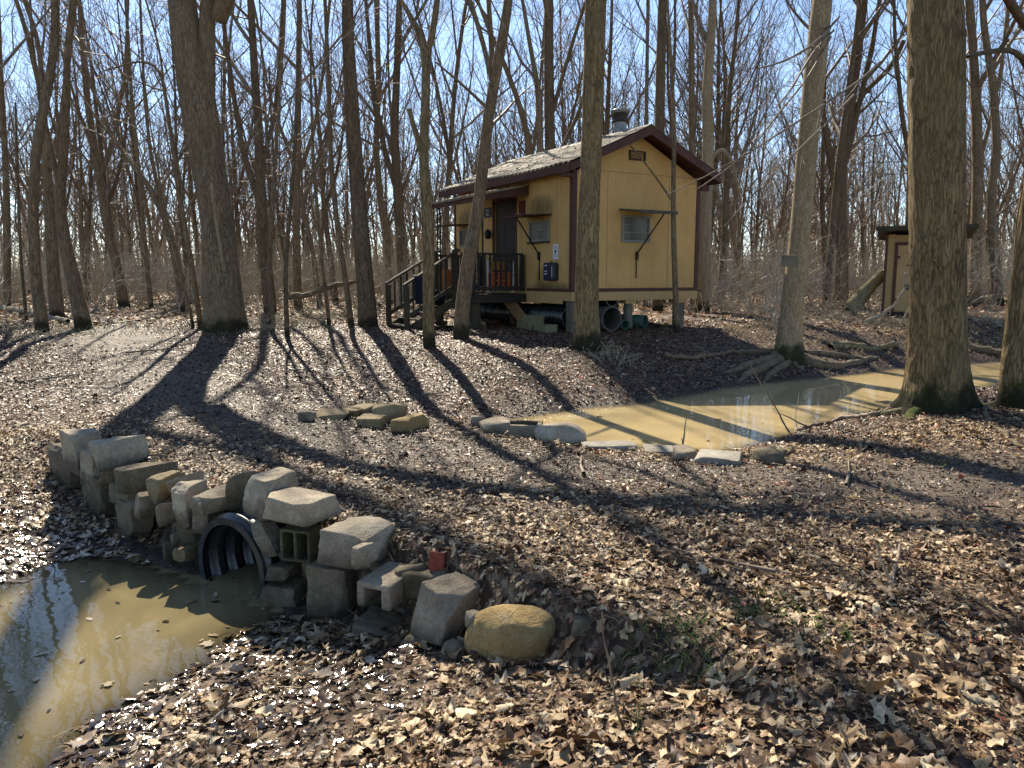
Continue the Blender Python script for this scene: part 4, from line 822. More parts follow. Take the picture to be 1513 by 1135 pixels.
    for y in(ya,yb):
        s=MB(); gzz=cg(x1,y); s.bar((x1,y-.055,gzz-.1),(x1,y-.055,gzz+.92),.10,.10,(1,0,0)); s.build('stair_post',oldw,cab,bevel=.004); s=MB(); s.bar((x0-.08,y-.055,.9),(x0-.08,y-.055,2.16),.10,.10,(1,0,0)); s.build('stair_post',oldw,cab,bevel=.004)
        s=MB(); s.bar((x1-.06,y-.055,gzz+.94),(x0+.02,y-.055,2.16),.13,.045); s.bar((x1,y-.055,gzz+.28),(x0-.02,y-.055,1.42),.04,.09)
        for k in range(1,8):
            f=k/8; x=x1+(x0-x1)*f; s.bar((x,y-.055,gzz+.24+f*(1.42-gzz-.28)),(x,y-.055,gzz+.92+f*(2.13-gzz-.94)),.035,.035,(1,0,0))
        s.build('stair_rail',oldw,cab,bevel=.003)
    # ---- separate things about the cabin
    def put(o,lab,cat,grp=None): return tag(o,lab,cat,grp)
    def W(s,nm,mat,loc,rz_=0,**k): 
        o=s.build(nm,mat,None,loc=tuple(loc),**k); o.rotation_euler[2]=R(CR+rz_); return o
    # folding chairs leaning inside the railing
    orange=paint('orange_web',(.45,.10,.03),(.6,.16,.05),.7,dirt=.25); org2=paint('amber_cushion',(.30,.13,.03),(.38,.18,.05),.8); 
    t=NT('chrome'); chrome=t.done(t.bsdf((.38,.38,.38),.3,metal=.8))
    for k,(yy,lab) in enumerate(((1.98,'folded aluminium lawn chair with orange webbing leaning behind the near porch railing'),(2.10,'second folded lawn chair set behind the one at the porch railing'))):
        p=cw(-.52+k*.10,yy,1.222); ch=thing('lawn_chair',lab,'chair',p,R(CR),'lawn chairs folded on the porch')
        def fr(w,h,x=0,y=0):
            r=.07; pts=[(-w/2,0),(-w/2,h-r),(-w/2+r*.3,h-r*.3),(-w/2+r,h),(w/2-r,h),(w/2-r*.3,h-r*.3),(w/2,h-r),(w/2,0)]; return [(a+x,y+b*.04,b+.02) for a,b in pts]
        s=MB(); s.tube(fr(.62,.72),.012,8); s.tube([(-.31,.0,.06),(.31,0,.06)],.011,8); s.tube([(-.31,0,.40),(.31,0,.40)],.010,8); s.build('frame',chrome,ch)
        s=MB(); s.tube(fr(.54,.62,.03,.05),.012,8); s.build('rear_frame',chrome,ch)
        s=MB()
        for j in range(3): s.box((-.24+j*.18,.012,.10),(-.12+j*.18,.018,.46))
        for j in range(3): s.box((-.29,.019,.14+j*.11),(.29,.023,.19+j*.11))
        s.build('webbing',orange,ch); s=MB(); s.box((-.25,.018,.50),(.10,.05,.69)); s.build('backrest',org2,ch,bevel=.015)
    s=MB(); s.box((-.13,-.04,0),(.13,.04,.70)); o=W(s,'folded_panel',paint('amber_wood',(.26,.10,.025),(.36,.16,.04),.6),cw(-.98,2.62,1.222),0,bevel=.01); o.rotation_euler[0]=R(4); put(o,'upright amber wooden board standing on the porch behind the railing','board')
    s=MB(); s.box((-.10,-.10,0),(.10,.10,.52)); put(W(s,'wooden_box',bpy.data.materials['amber_wood'],cw(-1.08,3.48,1.222),8,bevel=.01),'tall amber wooden box at the top of the stairs','box')
    # navy cloth over the rail
    nx=11;nz=16;V=[];Fl=[]; bs=cw(x1+.28,ya-.055,0); gzz=cg(x1,ya)
    for i in range(nx):
        for j in range(nz):
            a=i/(nx-1);b=j/(nz-1); x=(a-.5)*.27; z=-b*.60-a*.0; y=-.075-.02*math.sin(a*9+b*2)-.012*b+ (.09 if j==0 else 0); V.append((x,y,z+(.36*x*0)))
    for i in range(nx-1):
        for j in range(nz-1): Fl.append((i*nz+j,(i+1)*nz+j,(i+1)*nz+j+1,i*nz+j+1))
    s=MB(); s.add(V,Fl); top=gzz+.94+.28/ (x0-x1)*(2.16-gzz-.94)+.035; o=W(s,'cloth',paint('navy_cloth',(.006,.007,.016),(.012,.013,.026),.9),(bs.x,bs.y,top),0,smooth=True); m=o.modifiers.new('t','SOLIDIFY'); m.thickness=.012; put(o,'dark navy cloth hung over the lower end of the near stair rail','cloth')
    s=MB(); s.lathe([(0,0),(.14,0),(.155,.26),(.165,.27),(.15,.265),(.135,.02),(0,.02)],(0,0,0),20); bk=W(s,'bucket',navy,cw(x0-.32,ya+.30,1.02),0,smooth=True); put(bk,'dark blue bucket standing on the upper stair','bucket')
    # propane tank
    whm=paint('tank_white',(.42,.41,.38),(.55,.54,.5),.45,dirt=.35); zt_=1.30; tk=thing('propane_tank','white gas tank standing at the right rear side of the cabin','gas tank',cw(LX+.24,.55,zt_),R(CR))
    s=MB(); s.lathe([(0,0),(.10,.0),(.10,.03),(.155,.06),(.16,.12),(.16,.32),(.13,.40),(.05,.43),(0,.43)],n=24); s.build('body',whm,tk,smooth=True); s=MB(); s.lathe([(.09,.41),(.095,.52),(.088,.52),(.085,.41)],n=20); s.build('collar',whm,tk,smooth=True); s=MB(); s.tube([(0,0,.42),(0,0,.50)],.025,10); s.build('valve',iron,tk)
    s=MB(); s.box((-.22,-.22,-.05),(.22,.22,-.002)); s.bar((0,.15,-.05),(0,.15,-.9+.0),.08); s.build('stand',oldw,tk,bevel=.004)
    # pipes below
    bp=bpy.data.materials['black_plastic']; 
    t=NT('green_pipe'); n=t.noise(t.coord(),5,4); gp=t.done(t.bsdf(t.ramp(n,[(.3,(.035,.085,.06)),(.7,(.075,.14,.105))]),.5,spec=.4)); 
    t=NT('grey_pipe'); n=t.noise(t.coord(),5,4); gyp=t.done(t.bsdf(t.ramp(n,[(.3,(.06,.055,.05)),(.7,(.12,.11,.095))]),.8,spec=.3))
    def pipe(nm,lab,x,y,z,r,L,mat,corr=False,dz=0,yaw=0,wall=.02,grp=None):
        s=MB()
        if corr: zs=np.linspace(0,L,int(L/.02)); out=[(r+.018*math.cos(2*math.pi*q/.085),q) for q in zs]
        else: out=[(r,0),(r,L)]
        inn=[(a-wall-(.0 if corr else 0),b) for a,b in out][::-1]
        s.lathe(out+inn+[out[0]],n=30); p=cw(x,y,z); o=s.build(nm,mat,None,smooth=True,loc=tuple(p)); o.rotation_euler=(R(-90),0,R(CR+yaw)); put(o,lab,'pipe',grp)
        try:o.data.set_sharp_from_angle(angle=R(50))
        except Exception: pass
        return o
    GP='pipes stored under the cabin'
    g0=cg(.8,.1)
    pipe('drain_pipe','wide black corrugated pipe lying lengthwise under the front side of the cabin',.42,.62,cg(.4,.7)+.26,.225,3.9,bp,True,grp=GP)
    pipe('drain_pipe','large open grey pipe on the ground under the gable end, behind the furrowed tree',.93,-.10,g0+.25,.255,2.6,gyp,False,wall=.03,grp=GP)
    pipe('drain_pipe','black pipe end resting on top of the large grey pipe under the gable end',.99,-.02,g0+.66,.165,2.4,bp,False,grp=GP)
    pipe('drain_pipe','narrow green pipe on the ground between the large grey pipe and the middle pier',1.27,-.12,g0+.12,.105,2.2,gp,False,wall=.012,grp=GP)
    pipe('drain_pipe','green pipe end lying to the right of the middle pier',1.88,-.02,cg(1.9,0)+.15,.14,.8,gp,False,yaw=24,wall=.012,grp=GP)
    # blocks and board under the porch side
    cb=paint('block_green',(.12,.115,.06),(.20,.19,.11),.9,grain=(1,1,1),dirt=.5,bd=.006)
    GB='concrete blocks piled beside the cabin'
    for (x,y,zz,dx,rz_,lab) in((-.34,.42,0,.30,8,'mossy block nearest the furrowed tree beside the cabin'),(-.38,.86,0,.30,-6,'mossy block in the middle of the pile beside the cabin'),(-.36,.88,.155,.28,10,'block stacked on the middle one of the pile beside the cabin'),(-.30,1.28,0,.28,-14,'mossy block at the left end of the pile, next to the leaning board'),(-1.12,2.05,0,.34,5,'wide green block under the outer corner of the porch')):
        s=MB(); s.box((-dx/2,-.19,-.04),(dx/2,.19,.155)); s.v=[(a+g.normal()*.006,b+g.normal()*.006,c) for a,b,c in s.v]; put(W(s,'concrete_block',cb,cw(x,y,cg(x,y)+zz),rz_,bevel=.014),lab,'concrete block',GB)
    s=MB(); s.box((-.16,-.012,-.48),(.16,.012,.48)); p=cw(-.18,1.80,cg(-.2,1.8)+.30); o=s.build('plywood_board',paint('plywood',(.20,.115,.05),(.29,.18,.085),.8,dirt=.2),None,loc=tuple(p),bevel=.004); o.rotation_euler=(R(18),R(-40),R(CR-90)); put(o,'brown wooden board leaning under the porch against the cabin base','board')
    # leaves on roofs
    n=520; gx=g.uniform(EXL,PX,n); gy=g.uniform(-FO,LY+.2,n); k=g.random(n)<np.clip(1.15-(gx-EXL)/1.9,.08,1)*np.clip(.3+gy/5,.2,1); gx,gy=gx[k],gy[k]; gzv=np.array([rz(a) for a in gx])+.04
    n2=260; hx=g.uniform(px,-.02,n2); hy=g.uniform(1.66,3.9,n2); gx=np.append(gx,hx);gy=np.append(gy,hy);gzv=np.append(gzv,3.53+(hx+.006)*.218+.012)
    T=[leaf_template('beech',4,g) for _ in range(8)]; Vs=[];Qs=[];rn=[];off=0
    for a,b,c in zip(gx,gy,gzv):
        TV,TQ=T[g.integers(8)]; s_=g.uniform(.04,.085); M3=rotm(g.uniform(0,360),g.normal()*12,g.normal()*12); Vs.append((TV*s_)@M3.T+np.array([a,b,c+.01])); Qs.append(TQ+off); off+=len(TV); rn+=[g.random()]*len(TV)
    o=link('roof_leaves',mesh_np('roof_leaves',np.concatenate(Vs),[np.concatenate(Qs)],attr={'rnd':rn}),bpy.data.materials['trodden_leaf'],None,(CX,CY,0)); o.rotation_euler=(0,0,R(CR)); tag(o,'fallen leaves lying on the cabin and porch roofs','leaf litter',kind='stuff')
def build_outhouse():
    ylw=paint('outhouse_yellow',(.33,.21,.085),(.42,.28,.125),.8,grain=(.05,.05,1),dirt=.2); brown=bpy.data.materials['brown_trim']; roof=paint('shingle_grey',(.05,.042,.038),(.16,.15,.15),.8,grain=(1,1,1),dirt=.4)
    b=at_y(1303,468,20.4); gz=hz(b[0],b[1]); oh=thing('outhouse','small yellow outhouse with a crescent moon on its door, half hidden by the big trunk','outhouse',(b[0],b[1],gz),R(-27))
    Wd,D,Hh=1.75,1.35,2.10; z0=.12
    s=MB()
    for y0,y1,xa,xb in((0,.08,0,Wd),(D-.08,D,0,Wd),):
        s.box((xa,y0,z0),(xb,y1,Hh))
    s.box((0,.081,z0),(.08,D-.081,Hh)); s.box((Wd-.08,.081,z0),(Wd,D-.081,Hh)); w=s.build('wall',ylw,oh)
    zz=[z0+.02+k*.132 for k in range(15)]
    def saw(o,sg): return [(o,z0+.02)]+[p for z in zz for p in((o+sg*.018,z),(o+sg*.003,z+.131))]+[(o,zz[-1]+.131)]
    for xa,xb in((.036,.199),(1.161,Wd-.052)): s=MB(); s.prism(saw(-.004,-1),0,xa,xb); s.build('siding',ylw,oh)
    for o_,sg in((-.004,-1),(Wd+.004,1)): s=MB(); s.prism(saw(o_,sg),1,.032,D-.05); s.build('siding',ylw,oh)
    s=MB(); s.box((-.025,-.028,z0),(.035,.03,Hh)); s.box((Wd-.05,-.028,z0),(Wd+.025,.03,Hh)); s.build('corner_trim',brown,oh)
    s=MB(); s.cells([.20,.275,1.085,1.16],[z0,1.84,1.92],lambda i,j:not(i==1 and j==0),-.04,-.001); s.build('door_frame',brown,oh)
    dm=paint('door_yellow',(.36,.235,.10),(.45,.31,.14),.7,grain=(1,1,.05),dirt=.2)
    s=MB(); s.cells([.28,.39,.64,.72,.97,1.08],[z0+.03,.30,.66,.86,1.74,1.835],lambda i,j:not(i in(1,3) and j in(1,3)),-.030,-.002); s.box((.29,-.017,z0+.04),(1.07,-.006,1.82)); d=s.build('door',dm,oh)
    # crescent
    pts=[]; cx,cz,r=.55,1.48,.155
    for k in range(17): a=R(-80+k*10); pts.append((cx+r*math.cos(a),cz+r*math.sin(a)*1.15))
    for k in range(17): a=R(80-k*10); pts.append((cx-.10+r*.93*math.cos(a)*1.02,cz+r*.98*math.sin(a)*1.13))
    bl=bpy.data.materials['sign_black']; s=MB(); s.prism([(p,q) for p,q in pts],1,-.036,-.031); s.build('crescent_moon',bl,d)
    s=MB(); s.box((.48,-.040,.70),(.78,-.031,.83)); pl=s.build('door_sign',bl,d); text('lettering','OUT',.10,paint('sign_cream',(.5,.45,.3),(.55,.5,.35),.6),pl,(.63,-.0415,.765),(R(90),0,0),.001)
    for z in(.4,1.5): s=MB(); s.box((.26,-.045,z),(.34,-.032,z+.07)); s.build('hinge',brown,d)
    s=MB(); s.prism([(-.45,Hh+.14),(D+.25,Hh-.06),(D+.25,Hh-.0),(-.45,Hh+.20)],0,-.24,Wd+.24); rf=s.build('roof',roof,oh)
    s=MB(); s.box((-.26,-.475,Hh+.10),(Wd+.26,-.452,Hh+.21)); s.build('fascia',bpy.data.materials['weathered_wood'],rf)
    s=MB(); s.box((.0,.0,-.2),(Wd,.12,z0-.002)); s.box((0,D-.12,-.2),(Wd,D,z0-.002)); s.build('base',bpy.data.materials['dark_stained_wood'],oh)
# ------------------------------------------------------------ trees
def grow(P,Rr,k,t0,t1,lf,rf,ang,n,up,wob,g,rmin=.003,keep=1.,side=None):
    """k children per parent polyline; returns P (m,n,3), R (m,n)"""
    M,N,_=P.shape
    if M==0: return np.zeros((0,n,3)),np.zeros((0,n))
    t=(g.random((M,k))*.9/k+np.arange(k)[None]/k+.05/k)*(t1-t0)+t0; f=t*(N-1); i=np.clip(f.astype(int),0,N-2); f=f-i; m=np.arange(M)[:,None]
    p=P[m,i]*(1-f)[...,None]+P[m,i+1]*f[...,None]; r=Rr[m,i]*(1-f)+Rr[m,i+1]*f; T=P[m,i+1]-P[m,i]; T/=np.linalg.norm(T,axis=-1,keepdims=True)+1e-9
    plen=np.linalg.norm(np.diff(P,axis=1),axis=2).sum(1)[:,None]; L=plen*lf*(1.15-.75*(t-t0)/(t1-t0+1e-6))*g.uniform(.55,1.25,(M,k))
    A=g.normal(size=(M,k,3)); A-=(A*T).sum(-1,keepdims=True)*T; A/=np.linalg.norm(A,axis=-1,keepdims=True)+1e-9; an=ang*g.uniform(.7,1.25,(M,k))[...,None]
    d=T*np.cos(an)+A*np.sin(an); p=p.reshape(-1,3);d=d.reshape(-1,3);L=L.ravel();r=r.ravel()
    if keep<1: s=g.random(len(p))<keep; p,d,L,r=p[s],d[s],L[s],r[s]
    out=np.zeros((len(p),n,3)); out[:,0]=p; curve=g.normal(size=d.shape)*wob*.7
    for q in range(1,n):
        d=d+curve*(1/n)+g.normal(size=d.shape)*wob/n*1.6; d[:,2]+=up/n; d/=np.linalg.norm(d,axis=1,keepdims=True); out[:,q]=out[:,q-1]+d*(L/(n-1))[:,None]
    r0=np.minimum(r*rf,L*.035+.004); s=np.linspace(0,1,n)[None]; return out,np.maximum(r0[:,None]*(1-s*.82),rmin)
def resample(P,Rr,step):
    P=np.asarray(P,float); s=np.concatenate([[0],np.cumsum(np.linalg.norm(np.diff(P,axis=0),axis=1))]); n=max(6,int(s[-1]/step)); q=np.linspace(0,s[-1],n)
    O=np.stack([np.interp(q,s,P[:,k]) for k in range(3)],1); r=np.interp(q,s,Rr); w=max(1,int(.35/step))
    ker=np.ones(2*w+1)/(2*w+1)
    def sm(a): 
        b=np.concatenate([2*a[0]-a[w:0:-1],a,2*a[-1]-a[-2:-w-2:-1]]) if len(a)>w+2 else a
        return np.convolve(b,ker,'valid') if len(a)>w+2 else a
    return np.stack([sm(O[:,k]) for k in range(3)],1),sm(r)
def trunk_geo(P,Rr,sides,seed,flare=.0,lobes=5,amp=.035,ridge=0,z0=0,fh=.28):
    """P (n,3); non-round trunk with root flare"""
    n=len(P); T=np.gradient(P,axis=0); T/=np.linalg.norm(T,axis=1,keepdims=True); U=np.cross(T,np.array([0.,1,0])); U/=np.linalg.norm(U,axis=1,keepdims=True); W=np.cross(T,U)
    a=np.arange(sides)*2*math.pi/sides; A=np.broadcast_to(a[None],(n,sides)); Z=np.broadcast_to((P[:,2]-z0)[:,None],(n,sides))
    X=np.stack([np.cos(A)*1.2,np.sin(A)*1.2,Z*.55],-1); r=Rr[:,None]*(1+fbm(X*1.6+seed*3.1,seed,3)*amp*3)
    if flare:
        e=np.exp(-np.clip(Z,0,9)/fh); r=r*(1+e*flare*(.62+.38*np.cos(lobes*A+seed)+.35*np.cos((lobes-2)*A+seed*2)))
    if ridge:
        X2=np.stack([np.cos(A)*Rr[:,None]*26,np.sin(A)*Rr[:,None]*26,Z*2.6],-1); r=r+(1-np.abs(fbm(X2,seed+9,2))*3.2)*ridge
    V=P[:,None]+r[...,None]*(U[:,None]*np.cos(A)[...,None]+W[:,None]*np.sin(A)[...,None])
    i=np.arange(n-1)[:,None]*sides; k=np.arange(sides)[None]; k2=(k+1)%sides; Q=np.stack(np.broadcast_arrays(i+k,i+k2,i+sides+k2,i+sides+k),-1).reshape(-1,4); return V.reshape(-1,3),Q
BARK={}
def barks():
    BARK['furrow']=bark('bark_furrowed',(.080,.055,.024),(.42,.30,.145),26,.13,.028,.2,.85,.8)
    BARK['brown']=bark('bark_brown',(.085,.058,.032),(.33,.235,.135),26,.13,.018,.3,.5,.7)
    BARK['grey']=bark('bark_grey',(.085,.060,.033),(.31,.22,.125),22,.16,.015,.35,.6,.6)
    BARK['pale']=bark('bark_pale',(.18,.13,.07),(.38,.29,.175),20,.30,.004,.35,.9,.75)
    BARK['dark']=bark('bark_dark',(.062,.044,.025),(.25,.175,.10),26,.14,.02,.15,.3,.5)
    BARK['moss']=bark('green_moss',(.05,.065,.012),(.17,.20,.035),60,.8,.02,0,0); BARK['wood_pale']=bark('wood_pale',(.22,.17,.11),(.42,.35,.25),20,.4,.004,0,0); BARK['wood_brown']=bark('wood_brown',(.09,.065,.04),(.24,.18,.11),20,.3,.006,.2,0); BARK['wood_mossy']=bark('wood_mossy',(.10,.085,.04),(.26,.21,.11),16,.4,.01,.6,0)
    for k,c1,c2 in(('twig',(.090,.064,.040),(.27,.20,.13)),('twig_light',(.25,.195,.125),(.50,.41,.28)),('far',(.20,.155,.10),(.44,.35,.24))):  # far tone is paled so the colour itself carries distance haze
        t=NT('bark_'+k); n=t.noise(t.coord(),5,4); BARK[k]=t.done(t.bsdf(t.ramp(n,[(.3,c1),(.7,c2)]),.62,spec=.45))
OCC=[]
def make_tree(label,base,pts,forks=(),mat='brown',Htot=17,zc=6.5,k1=11,seed=1,sides=16,flare=.5,ridge=0,Y=None,cat='tree',name='tree',step=.14,lean=0,extra=(),group=None,twl=1.,fhh=.28,low=0,nofly=False,dens=.5,ws=.85):
    g=np.random.default_rng(1000+seed); b=ground(*base) if Y is None else np.array(at_y(base[0],base[1],Y))
    Yb=b[1] if Y is None else Y
    if Y is not None: b[2]=hz(b[0],b[1])
    t=thing(name,label,cat,tuple(b),0,group); OCC.append((b[0],b[1],.6))
    flare=flare*.45
    def path(pl,first=None):
        P=[];Rr=[]
        for (u,v,w) in pl:
            q=at_y(u,v,Yb); P.append(q-b); Rr.append(w/2*Yb/F*ws)
        P=np.array(P); P[:,1]+=lean*np.clip(P[:,2],0,99)+fbm(np.stack([P[:,2]*.35,P[:,2]*0+seed,P[:,2]*0],-1),seed,2)*.35*np.clip(P[:,2]/3,0,1)
        return P,np.array(Rr)
    def extend(P,Rr,H):
        d=P[-1]-P[max(0,len(P)-2)]; d/=np.linalg.norm(d)+1e-9; p=P[-1].copy(); r=Rr[-1]; n=max(3,int((H-p[2])/.9)); Ps=[P];Rs=[Rr]
        if H-p[2]<1: return P,Rr
        for i in range(n):
            d=d+g.normal(size=3)*.07+np.array([0,0,.05]); d/=np.linalg.norm(d); p=p+d*(H-P[-1][2])/n; Ps.append(p[None]); Rs.append(np.array([max(r*(1-(i+1)/n)**.8,.012)]))
        return np.concatenate(Ps),np.concatenate(Rs)
    P,Rr=path([(base[0],base[1],pts[0][2])]+list(pts)) ; P[0]=[0,0,-.25]; 
    main=extend(P,Rr,Htot) if not nofly else (P,Rr); stems=[main]
    for fk in forks:
        fp,fr=path(fk); j=np.argmin(np.abs(main[0][:,2]-fp[0,2])); 
        ctr=np.array([np.interp(fp[0,2],main[0][:,2],main[0][:,1])]); fp[:,1]+=ctr[0]-fp[0,1]
        stems.append(extend(fp,fr,min(Htot*.92,fp[-1,2]+Htot*.5)) if fk[-1][1]<40 else (fp,fr))
    Vs=[];Qs=[];off=0
    for i,(p,r) in enumerate(stems):
        p,r=resample(p,r,step); V,Q=trunk_geo(p,r,sides if i==0 else max(8,sides//2),seed+i*7,flare if i==0 else 0,5,.03,ridge,0,fhh); Vs.append(V);Qs.append(Q+off);off+=len(V)
    link('trunk',mesh_np('trunk',np.concatenate(Vs),[np.concatenate(Qs)]),BARK[mat],t)
    items=[]
    for p,r in stems:
        if p[-1,2]<2.0: continue
        q,rr=resample(p,r,.5); zz=zc if not low else low
        m=q[:,2]>zz
        if m.sum()<3: continue
        q,rr=q[m][None],rr[m][None]; H=q[0,-1,2]-q[0,0,2]
        a=grow(q,rr,max(3,int(k1*dens)),.02,.97,.42,.62,.75,7,.55,.30,g,.006); b1=grow(*a,6,.18,.98,.5,.6,.8,5,.3,.35,g,.0045); c1=grow(*b1,5,.15,1,.55,.6,.75,4,.1,.4,g,.003)
        items+=[(a[0],a[1],6),(b1[0],b1[1],4),(c1[0],c1[1],3)]
    if items: V,Q=tubes_np(items); link('crown',mesh_np('crown',V,[Q]),BARK['twig'] if mat!='pale' else BARK['twig'],t)
    for ex in extra:   # (name, [(u,v,w)], dY, mat, twigs)
        nm,pl,dy,mt,tw=ex; pp=np.array([at_y(u,v,Yb+dy*(i/(max(1,len(pl)-1)))) for i,(u,v,w) in enumerate(pl)])-b; rr=np.array([w/2*Yb/F for u,v,w in pl]); pp,rr=resample(pp,rr,.12)
        it=[(pp[None],rr[None],8)]
        if tw: a=grow(pp[None],rr[None],tw,.08,.98,.16,.55,.7,6,.1,.4,g,.0035); b1=grow(*a,3,.2,.95,.45,.6,.8,4,.0,.4,g,.0028); it+=[(a[0],a[1],4),(b1[0],b1[1],3)]
        V,Q=tubes_np(it); link(nm,mesh_np(nm,V,[Q]),BARK[mt],t)
    return t
def root(t,pl,w0,w1,mat,lift=.02):
    """a surface root along ground points given on the picture"""
    P=[ground(u,v) for u,v in pl]; P=np.array(P); b=np.array(t.location); P[1:-1,2]+=lift; P[-1,2]-=.03; rr=np.linspace(w0*1.25,w1,len(P)); q,r=resample(P-b,rr,.05); q[:,:2]+=np.stack([fbm(np.stack([np.arange(len(q))*.09+k*9]*3,-1),int(pl[0][0])+int(pl[1][1]),2) for k in range(2)],-1)*.16*np.linspace(0,1,len(q))[:,None]; V,Q=trunk_geo_free(q,r,9,int(pl[0][0])); link('root',mesh_np('root',V,[Q]),BARK[mat],t)
def trunk_geo_free(P,r,s,seed):
    V,Q=tubes_np([(P[None],(r*(1+.18*vn(np.stack([np.arange(len(P))*.3]*3,-1),seed)))[None],s)]); V=V+fbm(V*9,seed,2)[:,None]*.012; return V,Q
def stick(name,label,cat,pl,w0,w1,mat,lift=0,tw=0,on='ground',Y=None,group=None,sag=0):
    P=np.array([ground(u,v) if on=='ground' else at_y(u,v,Y) for u,v in pl]); P[:,2]+=lift; b=P[0].copy(); rr=np.linspace(w0,w1,len(P)); q,r=resample(P-b,rr,max(.03,w0*.8)); q=q+np.stack([fbm(np.stack([np.arange(len(q))*.15+k*9]*3,-1),int(pl[0][0]),2) for k in range(3)],-1)*w0*1.2
    V1,Q1=trunk_geo_free(q,r,8,int(pl[0][1])); Vs=[V1];Qs=[Q1]
    if tw:
        g=np.random.default_rng(int(pl[0][0])); a=grow(q[None],r[None],tw,.1,.95,.22,.6,.7,5,.2,.4,g,.002); V2,Q2=tubes_np([(a[0],a[1],4)]); Vs.append(V2);Qs.append(Q2+len(V1))
    o=link(name,mesh_np(name,np.concatenate(Vs),[np.concatenate(Qs)]),BARK[mat],None,tuple(b)); return tag(o,label,cat,group)
def build_main_trees():
    barks()
    T=make_tree
    T('great grey double trunk with dark rotten base, left of centre at the path',(330,488),[(330,470,66),(328,430,62),(318,320,54),(304,240,54),(292,140,54),(280,60,46),(271,0,42)],[[(306,140,28),(309,60,26),(310,0,22),(330,-90,22),(385,-230,18),(450,-330,14)]],'grey',19,6.6,12,1,36,.55,fhh=.4,step=.07,ws=.86,ridge=.005,dens=.35,extra=[('sucker',[(338,490,9),(336,440,8),(328,380,6),(318,320,5),(312,270,4)],-.55,'pale',0)])
    T('straight mossy trunk at the far left with a fork near the top',(63,491),[(62,480,27),(54,400,23),(52,330,21),(57,240,20),(66,150,19),(76,70,18),(78,0,16)],[[(62,130,11),(52,60,10),(33,0,9)]],'brown',15,5.0,9,2,14,.4,ws=.66)
    T('broad trunk standing behind the mossy far left trunk',(84,472),[(84,460,30),(78,400,26),(73,300,22),(68,220,16),(62,150,12),(45,60,10),(30,0,8)],[[(76,250,14),(88,180,12),(100,90,9),(118,0,7)]],'grey',15,4.5,9,3,12,.45,ws=.66)
    T('leaning reddish trunk with rotten foot, third of the far left cluster',(124,486),[(122,472,34),(108,420,30),(93,360,26),(83,300,22),(90,240,20),(102,160,15),(107,80,13),(110,0,11)],[[(85,285,13),(75,220,11),(65,150,8),(55,60,6),(48,0,5)]],'brown',15,5.0,9,4,14,.4,ws=.66)
    T('slim trunk at the very left edge of the picture',(10,458),[(10,440,15),(7,330,14),(4,220,12),(1,100,11),(-2,0,10)],[],'brown',16,4.5,9,5,10,.3,ws=.66)
    T('spindly dark sapling leaning left at the far left',(40,476),[(38,465,6),(28,380,5),(22,300,5),(20,230,4),(17,150,3)],[],'dark',6,2.5,6,6,8,.2,name='sapling',cat='sapling')
    T('slender trunk leaning left beyond the leaning reddish trunk',(184,455),[(182,445,18),(172,390,16),(160,320,14),(145,240,12),(132,150,10),(122,60,8),(118,0,7)],[[(150,270,7),(170,200,6),(185,120,5),(190,0,4)]],'brown',17,4.0,11,7,12,.35)
    T('thin straight tree in the clearing left of the great double trunk',(223,457),[(222,440,9),(214,350,8),(205,250,7),(196,150,6),(190,0,5)],[],'grey',15,3.5,11,8,8,.3)
    T('crooked tree arching up to the left just left of the great double trunk',(277,463),[(274,450,17),(262,390,15),(246,330,12),(226,285,10),(190,235,8),(160,195,6),(135,130,4)],[[(240,310,7),(222,230,6),(212,140,5),(205,0,4)]],'brown',11,3.0,9,9,10,.3)
    T('thin tree with a bent top beside the left foot of the great double trunk',(297,486),[(295,470,9),(285,400,9),(270,300,8),(256,210,7),(243,140,6),(236,100,5),(213,85,4),(180,95,3),(150,104,2.5)],[[(243,140,4),(233,70,4),(218,20,3),(208,-20,3)]],'brown',7,2.6,7,10,9,.3,nofly=True)
    T('sapling leaning away left at the foot of the great double trunk',(286,486),[(284,470,6),(270,420,5),(255,360,5),(240,300,4),(232,240,3)],[],'brown',6,2.0,7,11,7,.2,name='sapling',cat='sapling')
    T('dark forked tree right behind the great double trunk',(400,462),[(398,440,22),(392,380,20),(388,300,18),(382,200,15),(376,100,13),(372,0,11)],[[(389,310,11),(360,230,10),(345,150,8),(335,60,7),(328,0,6)],[(386,250,9),(405,170,8),(415,80,7),(420,0,6)]],'dark',17,4.0,12,12,12,.3)
    T('dense twiggy stem in the thicket right of the great double trunk',(425,497),[(424,480,9),(422,400,8),(428,320,7),(436,240,6),(441,150,5),(446,0,4)],[[(424,400,4),(412,330,4),(405,230,3),(400,100,3)]],'dark',10,2.2,12,13,8,.3)
    T('mossy thin tree left of the twiggy stem in the thicket',(404,484),[(402,470,10),(396,400,9),(398,320,8),(404,240,7),(414,150,5),(424,60,4)],[],'brown',12,3,10,14,8,.3)
    T('straight tree behind the thicket, left of the dark column trunk',(442,458),[(440,440,14),(438,340,13),(438,220,12),(440,100,10),(441,0,9)],[[(438,270,7),(462,190,6),(476,100,5),(485,0,5)]],'brown',18,4.5,11,15,10,.3)
    T('thin tree with peeling base left of the dark column trunk',(520,483),[(518,470,10),(508,400,9),(496,320,9),(488,240,8),(486,120,7),(482,0,6)],[],'brown',15,4,10,16,8,.35)
    T('slender pale stem standing by the low fallen branch in the thicket',(487,482),[(486,470,7),(478,400,6),(472,320,6),(466,240,5),(462,120,4)],[],'brown',11,2.6,9,17,7,.3)
    T('dark straight column trunk with ridged bark, left of the cabin stairs',(545,483),[(544,465,32),(538,400,29),(531,330,27),(524,240,25),(519,140,23),(515,60,20),(514,0,18)],[],'dark',20,7.5,11,18,18,.35)
